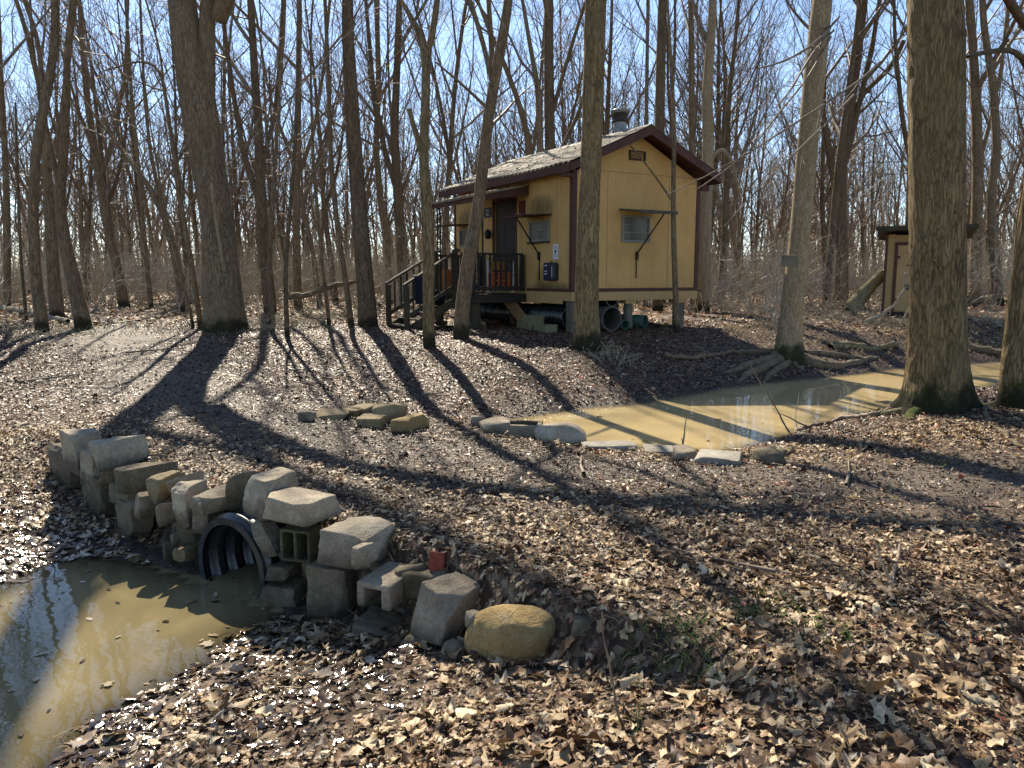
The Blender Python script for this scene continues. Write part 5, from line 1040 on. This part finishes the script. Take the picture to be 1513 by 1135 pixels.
    T('forked grey tree behind the stairs',(598,452),[(597,440,18),(593,380,17),(588,300,16),(583,200,14),(586,100,12),(590,0,10)],[[(588,290,10),(568,220,9),(552,140,8),(545,60,7),(540,0,6)]],'dark',18,4.5,11,19,12,.3)
    T('tree with pale peeling streak just left of the stair foot',(577,448),[(576,430,13),(572,360,12),(563,300,11),(556,220,10),(560,120,9),(556,0,8)],[],'brown',17,4.5,10,20,10,.3)
    T('smooth mustard trunk with a broken side stub, in front of the stairs',(635,514),[(634,500,21),(633,440,20),(634,380,20),(631,300,18),(627,240,17),(629,170,15),(630,110,14),(629,75,13),(612,30,9),(592,0,7)],[[(629,90,11),(640,45,11),(645,0,10)],[(624,225,9),(615,195,8),(606,168,8),(605,163,7)],],'furrow',14,6.8,8,21,16,.25,Y=None)
    T('dark leaning trunk crossing the porch, beside the stair foot',(683,500),[(680,492,26),(685,440,25),(693,380,24),(706,310,21),(714,240,19),(722,170,18),(735,100,18),(747,40,16),(752,0,14)],[[(729,130,9),(715,70,8),(700,20,8),(693,0,8)],[(724,165,6),(700,140,5),(672,118,4),(645,95,3)]],'brown',15,7.0,9,22,16,.35)
    T('tall furrowed trunk in front of the cabin corner',(866,517),[(867,500,44),(866,450,39),(868,380,36),(871,300,34),(875,200,32),(878,100,32),(880,0,33)],[],'furrow',20,8.5,10,23,40,.42,ridge=.010,step=.05,fhh=.2,ws=.88)
    T('thin sapling in front of the gable wall with a branch across it',(1001,491),[(1000,480,11),(998,420,10),(994,340,9),(993,270,8),(995,200,7),(991,120,6),(986,40,4.5),(984,0,4)],[[(993,300,4),(980,280,3.5),(955,245,3),(930,215,2.5)]],'grey',9,5.2,6,24,10,.25,name='sapling',cat='sapling')
    T('thick pale trunk directly behind the right rear corner of the cabin',(1037,462),[(1038,440,24),(1040,380,23),(1043,300,22),(1048,220,20),(1046,140,18),(1050,60,15),(1053,0,13)],[[(1046,245,9),(1062,215,8),(1078,225,7),(1088,260,6),(1095,300,5)]],'pale',18,6.0,9,25,14,.3)
    T('narrow brown stem rising behind the right roof slope',(1024,458),[(1024,430,12),(1024,300,12),(1023,180,11),(1022,80,10),(1021,0,9)],[],'brown',18,6.5,8,26,10,.2)
    T('thick smooth pale trunk with splayed roots at the creek',(1166,530),[(1166,512,48),(1169,470,38),(1174,430,36),(1180,380,34),(1187,320,34),(1194,250,34),(1201,180,34),(1208,100,35),(1214,30,33),(1217,0,32)],[],'pale',19,8.6,9,27,24,.55,step=.08,fhh=.30,extra=[
      ('branch',[(1240,25,3.6),(1213,56,3.4),(1188,76,3.2),(1149,95,2.6),(1120,101,1.8)],-.9,'twig',9),('branch',[(1232,45,3.2),(1205,72,3),(1178,116,2.8),(1164,140,2.4),(1147,157,1.8)],-1.2,'twig',8),('branch',[(1228,54,3),(1197,110,2.8),(1178,135,2.6),(1145,174,2.4),(1120,209,2.2),(1080,246,1.8),(1030,280,1.3)],-1.6,'twig',12),
      ('branch',[(1300,92,3.4),(1275,116,3.4),(1217,155,3),(1178,180,2.8),(1139,205,2.5),(1100,230,2),(1040,262,1.5),(985,288,1.1)],-1.5,'twig',12),('branch',[(1262,140,3),(1236,167,2.6),(1197,205,2.4),(1150,250,2),(1110,290,1.6),(1070,335,1.2)],-1.3,'twig',10)])
    T('multi stemmed dark tree beyond the smooth pale trunk',(1242,446),[(1242,430,24),(1243,370,22),(1240,300,21),(1246,230,18),(1258,160,16),(1268,90,14),(1276,0,10)],[[(1240,300,15),(1226,220,13),(1212,140,11),(1206,60,9),(1200,0,8)],[(1250,240,12),(1272,150,10),(1290,70,8),(1298,0,7)],[(1256,200,9),(1276,138,8),(1305,112,8),(1322,92,8),(1336,60,8)]],'dark',17,5,11,28,14,.35)
    T('dark trunk leaning right behind the multi stemmed tree',(1222,448),[(1222,430,13),(1230,350,12),(1238,260,12),(1250,170,10),(1262,60,8),(1268,0,7)],[],'dark',16,5,9,29,10,.3)
    T('massive furrowed trunk with mossy foot in the right foreground',(1385,604),[(1384,585,108),(1384,545,92),(1385,480,84),(1384,400,81),(1381,300,79),(1378,200,77),(1375,100,76),(1374,0,74)],[],'furrow',21,9.5,9,30,72,.75,ridge=.016,step=.03,fhh=.13,ws=.885)
    T('furrowed trunk leaning out of the picture at the right edge',(1500,602),[(1499,585,52),(1500,530,40),(1506,450,33),(1514,350,29),(1524,250,27),(1536,100,25),(1546,0,24)],[],'furrow',17,8.0,8,31,30,.5,ridge=.008,step=.06,fhh=.2,extra=[('branch',[(1530,150,10),(1513,73,8),(1478,74,7),(1448,78,6),(1430,84,4)],-.8,'dark',4),('branch',[(1535,60,13),(1513,35,12),(1496,10,12),(1484,-10,10)],-1.0,'dark',3)])
    T('knotty tree just right of the massive furrowed trunk',(1440,447),[(1440,430,20),(1441,350,18),(1443,260,17),(1441,170,16),(1436,80,14),(1432,0,13)],[[(1442,250,8),(1462,180,7),(1478,100,6),(1490,0,5)]],'grey',17,5,10,32,12,.35)
    T('crooked brown tree near the right edge beyond the creek',(1476,452),[(1475,440,18),(1470,380,16),(1462,300,14),(1470,220,13),(1466,130,12),(1456,50,11),(1452,0,10)],[],'brown',17,5,10,33,12,.35)
    T('tall dark trunk rising behind the middle of the cabin roof',(815,455),[(815,440,22),(814,340,21),(813,240,19),(812,140,17),(811,60,16),(812,0,14)],[[(814,250,10),(835,210,8),(858,160,6),(872,100,5)],[(812,180,8),(832,110,7),(850,50,6),(866,0,5)]],'dark',20,7,9,34,14,.3,Y=24)
    T('pale streaked trunk close left of the tall dark one behind the roof',(799,455),[(799,440,14),(799,300,13),(798,210,12),(795,130,9),(782,60,7),(772,0,6)],[],'grey',17,6,9,35,10,.3,Y=23)
    T('tree leaning left behind the porch roof',(795,455),[(795,440,13),(790,300,12),(783,215,11),(766,150,9),(745,95,8),(720,40,6),(705,0,5)],[],'brown',16,5.5,10,36,10,.3,Y=25)
    T('dark straight trunk behind the roof ridge right of the flue',(972,455),[(972,440,18),(972,300,17),(973,190,17),(976,90,16),(979,0,15)],[],'dark',20,7.5,9,37,12,.3,Y=23)
    T('narrow trunk seen between the flue and the ridge',(954,455),[(954,440,9),(955,300,8),(956,180,7),(957,80,6),(958,0,6)],[],'brown',17,7,8,38,8,.3,Y=26)
    T('slim tree behind the great fork left of the porch roof',(717,455),[(717,440,12),(718,300,11),(722,200,10),(728,100,9),(722,0,8)],[],'brown',17,5.5,9,39,10,.3,Y=28)
    # the great side limb of the double trunk, reaching over the path
    p=next(o for o in col.objects if o.get('label','').startswith('great grey double')); b=np.array(p.location); g=np.random.default_rng(91)
    L=np.array([(-5.78,16,6.6),(-5.2,15.5,7.35),(-4.3,14.8,7.7),(-3.3,14.2,7.85),(-2.2,14.0,8.0),(-1.0,13.9,8.2),(.4,13.8,8.5),(2.0,13.5,9.0),(3.4,13.2,9.6)])-b; r=np.array([.17,.165,.155,.145,.135,.12,.10,.075,.04]); q,rr=resample(L,r,.15); V1,Q1=trunk_geo_free(q,rr,12,5); a=grow(q[None],rr[None],8,.3,.98,.30,.6,.9,8,.7,.35,g,.01); b1=grow(*a,4,.2,.98,.5,.6,.8,5,.3,.35,g,.005); c1=grow(*b1,4,.2,1,.5,.6,.8,4,.1,.4,g,.003); V2,Q2=tubes_np([(a[0],a[1],6),(b1[0],b1[1],4),(c1[0],c1[1],3)]); link('limb',mesh_np('limb',np.concatenate([V1,V2]),[Q1,Q2+len(V1)]),BARK['grey'],p)
    # roots
    p=next(o for o in col.objects if o.get('label','').startswith('thick smooth pale trunk'))
    root(p,[(1155,525),(1135,535),(1110,543),(1085,547),(1068,550)],.11,.03,'wood_brown'); root(p,[(1152,532),(1128,545),(1100,556),(1086,565)],.10,.03,'wood_brown'); root(p,[(1165,535),(1150,548),(1132,556),(1124,566)],.07,.02,'wood_brown',.01); root(p,[(1182,530),(1200,540),(1228,545),(1255,541),(1280,532),(1300,527)],.11,.035,'wood_brown'); root(p,[(1185,526),(1210,532),(1225,540),(1222,552)],.06,.02,'wood_brown'); root(p,[(1190,522),(1225,524),(1262,530),(1285,528)],.06,.03,'wood_brown'); root(p,[(1148,520),(1120,522),(1100,520),(1082,522)],.06,.03,'wood_brown'); root(p,[(1172,535),(1180,548),(1196,553)],.06,.02,'wood_brown')
    p=next(o for o in col.objects if o.get('label','').startswith('massive furrowed')); root(p,[(1365,606),(1345,612),(1322,612),(1298,618),(1275,622)],.06,.02,'wood_mossy'); root(p,[(1374,590),(1367,600),(1360,610),(1350,620)],.16,.05,'moss',.03); root(p,[(1384,604),(1390,612),(1398,618)],.07,.03,'wood_pale',.0);  root(p,[(1420,606),(1440,604),(1455,600)],.05,.02,'wood_mossy',0)
    p=next(o for o in col.objects if o.get('label','').startswith('furrowed trunk leaning out')); root(p,[(1485,598),(1462,600),(1448,596)],.06,.02,'wood_mossy',0)
    # board nailed on the smooth trunk
    c=at_y(1167,386,13.15); s=MB(); s.box((-.15,-.03,-.095),(.15,.03,.095)); o=s.build('nailed_board',paint('grey_board',(.10,.085,.06),(.19,.165,.12),.85,grain=(.1,1,1)),None,bevel=.006,loc=tuple(c)); o.rotation_euler=(0,R(2),R(18)); tag(o,'small weathered board nailed across the smooth pale trunk','board')
    # fallen wood
    S=stick
    S('fallen_branch','long thin fallen branch running along the near bank of the creek','branch',[(1318,612),(1290,620),(1250,623),(1215,632),(1185,640),(1150,645),(1115,657),(1085,664),(1062,668)],.028,.010,'twig',.05,7)
    S('root','pale exposed root snaking right from between the two furrowed trunks','root',[(1447,592),(1455,610),(1462,630),(1480,640),(1490,655),(1513,664)],.03,.022,'wood_brown',.02)
    S('fallen_limb','pale bent fallen limb leaning up in front of the outhouse door','branch',[(1276,478),(1296,470),(1312,459),(1322,450),(1332,443),(1337,425),(1338,402)],.05,.02,'wood_pale',0,0,'plane',18.6)
    S('fallen_limb','short pale stick beside the big trunk, below the outhouse','branch',[(1330,480),(1336,470),(1343,455)],.03,.02,'wood_pale',0,0,'plane',18.2)
    S('leaning_log','mossy broken log leaning against the left side of the outhouse','log',[(1252,458),(1268,442),(1285,424),(1304,404)],.24,.15,'wood_mossy',0,0,'plane',20.9)
    S('fallen_log','dark fallen log lying across the far right behind the trunks','log',[(1425,452),(1455,450),(1490,450),(1530,452)],.16,.13,'wood_mossy',.10)
    S('fallen_log','fallen log at the far left edge of the clearing','log',[(-10,458),(20,462),(45,466),(72,472),(100,480)],.10,.05,'wood_pale',.08)
    S('fallen_branch','bare bough lying level across the thicket left of the column trunk','branch',[(425,439),(450,436),(480,428),(505,420),(530,417)],.07,.04,'wood_brown',0,5,'plane',17.5)
    S('mossy_log','mossy log stub lying at the end of the creek edging','log',[(1136,684),(1150,676),(1166,670)],.075,.05,'wood_mossy',.03)
    S('fallen_branch','dark branch lying in leaves on the far bank left of the splayed roots','branch',[(985,528),(1010,533),(1045,528),(1075,524),(1110,521)],.05,.03,'wood_brown',.03)
    S('fallen_log','grey log lying on the far bank right of the splayed roots','log',[(1225,515),(1255,512),(1290,519),(1325,512)],.09,.06,'wood_mossy',.03)
    S('fallen_log','reddish split log at the far side of the creek on the right','log',[(1435,515),(1455,520),(1480,528)],.09,.07,'wood_brown',.06)
    S('upright_twig','thin upright shoot standing at the near creek bank','twig',[(1166,640),(1150,610),(1128,570),(1108,540)],.012,.004,'twig',0,0,'plane',8.6)
    S('upright_twig','bleached double twig poking up from the creek edging stones','twig',[(1008,664),(1003,640),(1012,620),(1016,608)],.012,.003,'wood_pale',0,2,'plane',7.9)
    S('upright_twig','dark stem leaning in the leaves at the bottom of the picture','twig',[(944,1132),(925,1090),(905,1050),(893,1000),(889,945),(888,905)],.007,.003,'twig',0,0,'plane',2.7)
    g=np.random.default_rng(44)
    spots=[(640,585,'on the rise in front of the mustard trunk'),(520,530,'on the path side of the dark column trunk'),(90,560,'in the sunny leaves at the left'),(760,560,'on the slope below the cabin'),(1250,700,'on the leaf bank right of the creek edging'),(860,690,'on the path near the whitish creek stones'),(600,880,'near the foot of the tilted grey stone'),(1080,840,'among leaves in the right foreground'),(1330,850,'at the right foreground under the big trunk'),(450,555,'in the middle of the sunlit path'),(1100,480,'between the cabin and the smooth pale trunk'),(230,520,'in the clearing by the great shadow')]
    for i,(u,v,w) in enumerate(spots):
        b=ground(u,v); L=g.uniform(.35,1.1); a=g.uniform(0,3.14) ; P=[]
        for q in range(5):
            x=b[0]+math.cos(a)*L*(q/4-.5)+g.normal()*.02; y=b[1]+math.sin(a)*L*(q/4-.5)+g.normal()*.02; P.append((x,y,hz(x,y)+.03))
        P=np.array(P); q,r=resample(P-P[0],np.linspace(.014,.006,5)*g.uniform(.8,1.5),.04); g2=np.random.default_rng(i); a2=grow(q[None],r[None],3,.2,.9,.3,.6,.7,4,.1,.3,g2,.002); V,Q=tubes_np([(q[None],r[None],6),(a2[0],a2[1],4)])
        o=link('fallen_twig',mesh_np('fallen_twig',V,[Q]),BARK['twig'],None,tuple(P[0])); tag(o,'fallen twig '+w,'twig','twigs lying on the ground')
def build_woods():
    g=np.random.default_rng(21)
    looks=['straight slender','forked','leaning','crooked','thick','thin twiggy']
    var=[]
    for i in range(14):
        gg=np.random.default_rng(500+i); lk=i%6; H=gg.uniform(14,20) if lk!=5 else gg.uniform(9,13); r0={0:.085,1:.115,2:.09,3:.10,4:.16,5:.05}[lk]*gg.uniform(.85,1.2); n=12
        s=np.linspace(0,1,n); P=np.zeros((n,3)); d=np.array([0,0,1.])
        le={2:.16}.get(lk,.03); a=gg.uniform(0,6.28); cr={3:.16}.get(lk,.05); d+=np.array([math.cos(a),math.sin(a),0])*le
        for q in range(1,n): d=d+gg.normal(size=3)*cr*np.array([1,1,.3])+np.array([0,0,.06]); d/=np.linalg.norm(d); P[q]=P[q-1]+d*H/(n-1)
        P[0,2]=-.3; Rr=np.maximum(r0*(1-s*.93),.015); stems=[(P,Rr)]
        if lk in(1,3,4):
            k=int(n*gg.uniform(.22,.4)); q0=P[k]; aa=gg.uniform(0,6.28); d=np.array([math.cos(aa)*.42,math.sin(aa)*.42,1]); m=9; B=np.zeros((m,3)); B[0]=q0
            for q in range(1,m): d=d+gg.normal(size=3)*.06+np.array([0,0,.10]); d/=np.linalg.norm(d); B[q]=B[q-1]+d*(H*.6)/(m-1)
            stems.append((B,np.maximum(Rr[k]*.75*(1-np.linspace(0,1,m)*.9),.012)))
        Vs=[];Qs=[];off=0;items=[]
        for j,(p,r) in enumerate(stems):
            p2,r2=resample(p,r,.45); V,Q=trunk_geo(p2,r2,9,i*3+j,.35 if j==0 else 0,4,.03,0,0,.35); Vs.append(V);Qs.append(Q+off);off+=len(V)
            a1=grow(p2[None],r2[None],15 if lk!=5 else 18,.20 if lk!=5 else .12,.98,.34,.55,.70,7,.6,.28,gg,.010); b1=grow(*a1,6,.15,.98,.5,.6,.75,5,.35,.32,gg,.0062); c1=grow(*b1,4,.15,1,.55,.6,.7,3,.15,.35,gg,.0038); items+=[(a1[0],a1[1],5),(b1[0],b1[1],3),(c1[0],c1[1],3)]
        mt=mesh_np('trunk',np.concatenate(Vs),[np.concatenate(Qs)]); mt.materials.append(BARK[['brown','dark','grey'][i%3]]); V,Q=tubes_np(items); mc=mesh_np('crown',V,[Q],smooth=False); mc.materials.append(BARK['twig']); var.append((mt,mc,lk))
    pts=[(x,y) for x,y,r in OCC]; n=0; tries=0
    cabx,caby=cw(1.6,2.6).x,cw(1.6,2.6).y
    while n<245 and tries<20000:
        tries+=1; d=math.sqrt(g.uniform(17**2,78**2)); a=g.uniform(-.72,.72); 
        if d<30 and g.random()<.6: continue
        x,y=d*math.sin(a)*1.05,d*math.cos(a)
        if math.hypot(x-cabx,y-caby)<6 or math.hypot(x-11,y-21)<3.2 or poly_sd(np.array([x]),np.array([y]),UP)[0]>-1 or path_d(np.array([x]),np.array([y]))[0]<2.4: continue
        # open sight line to the cabin front and clearing at the left
        if y<19 and -4.5<x<6: continue
        if any((x-p)**2+(y-q)**2<(1.9 if d<40 else 2.2)**2 for p,q in pts): continue
        pts.append((x,y)); mt,mc,lk=var[g.integers(len(var))]; az=math.degrees(math.atan2(x,y))
        reg='left of the great double trunk' if az<-22 else 'between the great double trunk and the stairs' if az<-9 else 'behind the cabin' if az<14 else 'between the cabin and the outhouse' if az<25 else 'behind and right of the massive trunk'
        dis='deep in the woods' if d>45 else 'at middle distance'
        lab='%s bare tree %s, %s'%(looks[lk],dis,reg); t=thing('tree',lab,'tree',(x,y,hz(x,y)),g.uniform(0,6.28),'%s trees %s, %s'%(looks[lk],dis,reg)); sc=g.uniform(.82,1.15); t.scale=(sc,sc,sc)
        o=bpy.data.objects.new('trunk',mt); o.parent=t; col.objects.link(o); o=bpy.data.objects.new('crown',mc); o.parent=t; col.objects.link(o); n+=1
    # far-off wood as one mass
    m=900; d=np.sqrt(g.uniform(72**2,125**2,m)); a=g.uniform(-.95,.95,m); x=d*np.sin(a);y=d*np.cos(a); z=height(x,y); N=7; s=np.linspace(0,1,N); H=g.uniform(11,18,m)
    P=np.zeros((m,N,3)); ln=g.normal(size=(m,2))*.10; P[...,0]=x[:,None]+ln[:,:1]*H[:,None]*s+g.normal(size=(m,N))*.15; P[...,1]=y[:,None]+ln[:,1:]*H[:,None]*s; P[...,2]=z[:,None]-.3+H[:,None]*s; Rr=g.uniform(.07,.22,m)[:,None]*(1-s*.85)[None]
    a1=grow(P,Rr,14,.06,.98,.30,.5,.8,4,.4,.3,g,.017); b1=grow(*a1,6,.15,1,.55,.6,.8,3,.2,.3,g,.012); V,Q=tubes_np([(P,Rr,5),(a1[0],a1[1],3),(b1[0],b1[1],3)]); o=link('far_woods',mesh_np('far_woods',V,[Q],smooth=False),BARK['far']); tag(o,'far off bare woods closing the view between all trunks','woods',kind='stuff')
    # brush between the trunks
    m=1500; d=np.sqrt(g.uniform(18**2,72**2,m)); a=g.uniform(-.78,.78,m); x=d*np.sin(a)*1.05;y=d*np.cos(a); k=(np.hypot(x-cabx,y-caby)>4.6)&((np.hypot(x-11,y-20.8)>2.3)&~((x>7.6)&(x<13)&(y<21)))&(path_d(x,y)>2)&(poly_sd(x,y,UP)<-1.2)&~((y<19.5)&(x>-6)&(x<5))&~((x<-2)&(y<25)&(g.random(m)<.75)); x,y,d=x[k],y[k],d[k]; z=height(x,y); m=len(x)
    k=8; H=np.repeat(g.uniform(.9,2.5,m)+d*.022,k)*g.uniform(.5,1.1,m*k); dr=g.normal(size=(m*k,3))*np.array([.42,.42,0])+np.array([0,0,1]); dr/=np.linalg.norm(dr,axis=1,keepdims=True); N=5
    P=np.zeros((m*k,N,3)); P[:,0]=np.repeat(np.stack([x,y,z-.05],-1),k,0)+g.normal(size=(m*k,3))*np.array([.12,.12,0])
    for q in range(1,N): dr=dr+g.normal(size=dr.shape)*.13; dr/=np.linalg.norm(dr,axis=1,keepdims=True); P[:,q]=P[:,q-1]+dr*(H/(N-1))[:,None]
    Rr=np.repeat(.0035+d*.00020,k)[:,None]*(1.6-np.linspace(0,1,N)*1.1)[None]
    a1=grow(P,Rr,5,.2,1,.45,.7,.7,4,.1,.4,g,.0055); V,Q=tubes_np([(P,Rr,3),(a1[0],a1[1],3)]); o=link('brush',mesh_np('brush',V,[Q],smooth=False),BARK['twig_light']); tag(o,'pale leafless brush filling the gaps between trunks','brush',kind='stuff')
    # dry weeds and low brush piles near the smooth trunk, outhouse and cabin
    sp=[(1085,458,1.3),(1110,462,1.0),(1240,470,1.0),(1210,472,1.0),(1290,480,.7),(1070,462,1.1),(1450,470,1.2),(1480,480,.9),(905,528,.35),(890,525,.3),(20,492,.6),(60,500,.4),(420,480,1.0),(390,488,.6),(460,478,1.0),(1255,455,1.2),(1225,455,1.4),(1140,455,1.3),(1160,452,1.4)]
    P=[];Rr=[]
    for u,v,s_ in sp:
        b=ground(u,v)
        for _ in range(46):
            p=b+np.array([g.normal()*.5*s_,g.normal()*.35,0]); p[2]=hz(p[0],p[1]); dr=g.normal(size=3)*np.array([1,1,.3])+np.array([0,0,.9]); dr/=np.linalg.norm(dr); L=g.uniform(.25,.95)*s_; q=[p]
            for _k in range(4): dr=dr+g.normal(size=3)*.22-np.array([0,0,.1]); dr/=np.linalg.norm(dr); q.append(q[-1]+dr*L/4)
            P.append(q); Rr.append(np.linspace(.006,.0025,5))
    P=np.array(P);Rr=np.array(Rr); a1=grow(P,Rr,3,.2,1,.4,.7,.7,4,0,.4,g,.002); V,Q=tubes_np([(P,Rr,4),(a1[0],a1[1],3)]); o=link('dry_weeds',mesh_np('dry_weeds',V,[Q]),BARK['twig_light']); tag(o,'tangles of dry weeds and twigs at the foot of the trunks','weeds',kind='stuff')
EXPO=1.05
build_ground(); build_water(); build_leaves(); build_grass(); build_stones(); build_cabin(); build_outhouse(); build_main_trees(); build_woods()
# ------------------------------------------------------------ light and camera
SUN_AZ,SUN_EL=-17.5,41.
w=bpy.data.worlds.new('World'); scene.world=w; w.use_nodes=True; nt=w.node_tree; nt.nodes.clear()
sk=nt.nodes.new('ShaderNodeTexSky'); sk.sky_type='NISHITA'; sk.sun_disc=False; sk.sun_elevation=R(SUN_EL); sk.sun_rotation=R(SUN_AZ); sk.air_density=.75; sk.dust_density=.1; sk.ozone_density=.8
bg=nt.nodes.new('ShaderNodeBackground'); bg.inputs[1].default_value=.11; ow=nt.nodes.new('ShaderNodeOutputWorld'); nt.links.new(sk.outputs[0],bg.inputs[0]); nt.links.new(bg.outputs[0],ow.inputs[0])
sl=bpy.data.lights.new('sun','SUN'); sl.energy=5.0; sl.angle=R(.5); sl.color=(1,.89,.72); so=bpy.data.objects.new('sun',sl); col.objects.link(so)
sd=Vector((math.sin(R(SUN_AZ))*math.cos(R(SUN_EL)),math.cos(R(SUN_AZ))*math.cos(R(SUN_EL)),math.sin(R(SUN_EL)))); so.rotation_euler=sd.to_track_quat('Z','Y').to_euler()
cd=bpy.data.cameras.new('camera'); cam=bpy.data.objects.new('camera',cd); col.objects.link(cam); scene.camera=cam
cd.sensor_fit='HORIZONTAL'; cd.sensor_width=36; cd.lens=36*F/1513; cd.clip_start=.05; cd.clip_end=900
cam.location=(0,0,EYE); cam.rotation_euler=(R(90)-PITCH,0,0)
scene.render.resolution_x=1024; scene.render.resolution_y=768
vs=scene.view_settings; vs.view_transform='Standard'; vs.look='None'; vs.gamma=1; vs.exposure=EXPO
scene.render.engine='CYCLES'; scene.cycles.max_bounces=6; scene.cycles.transparent_max_bounces=8
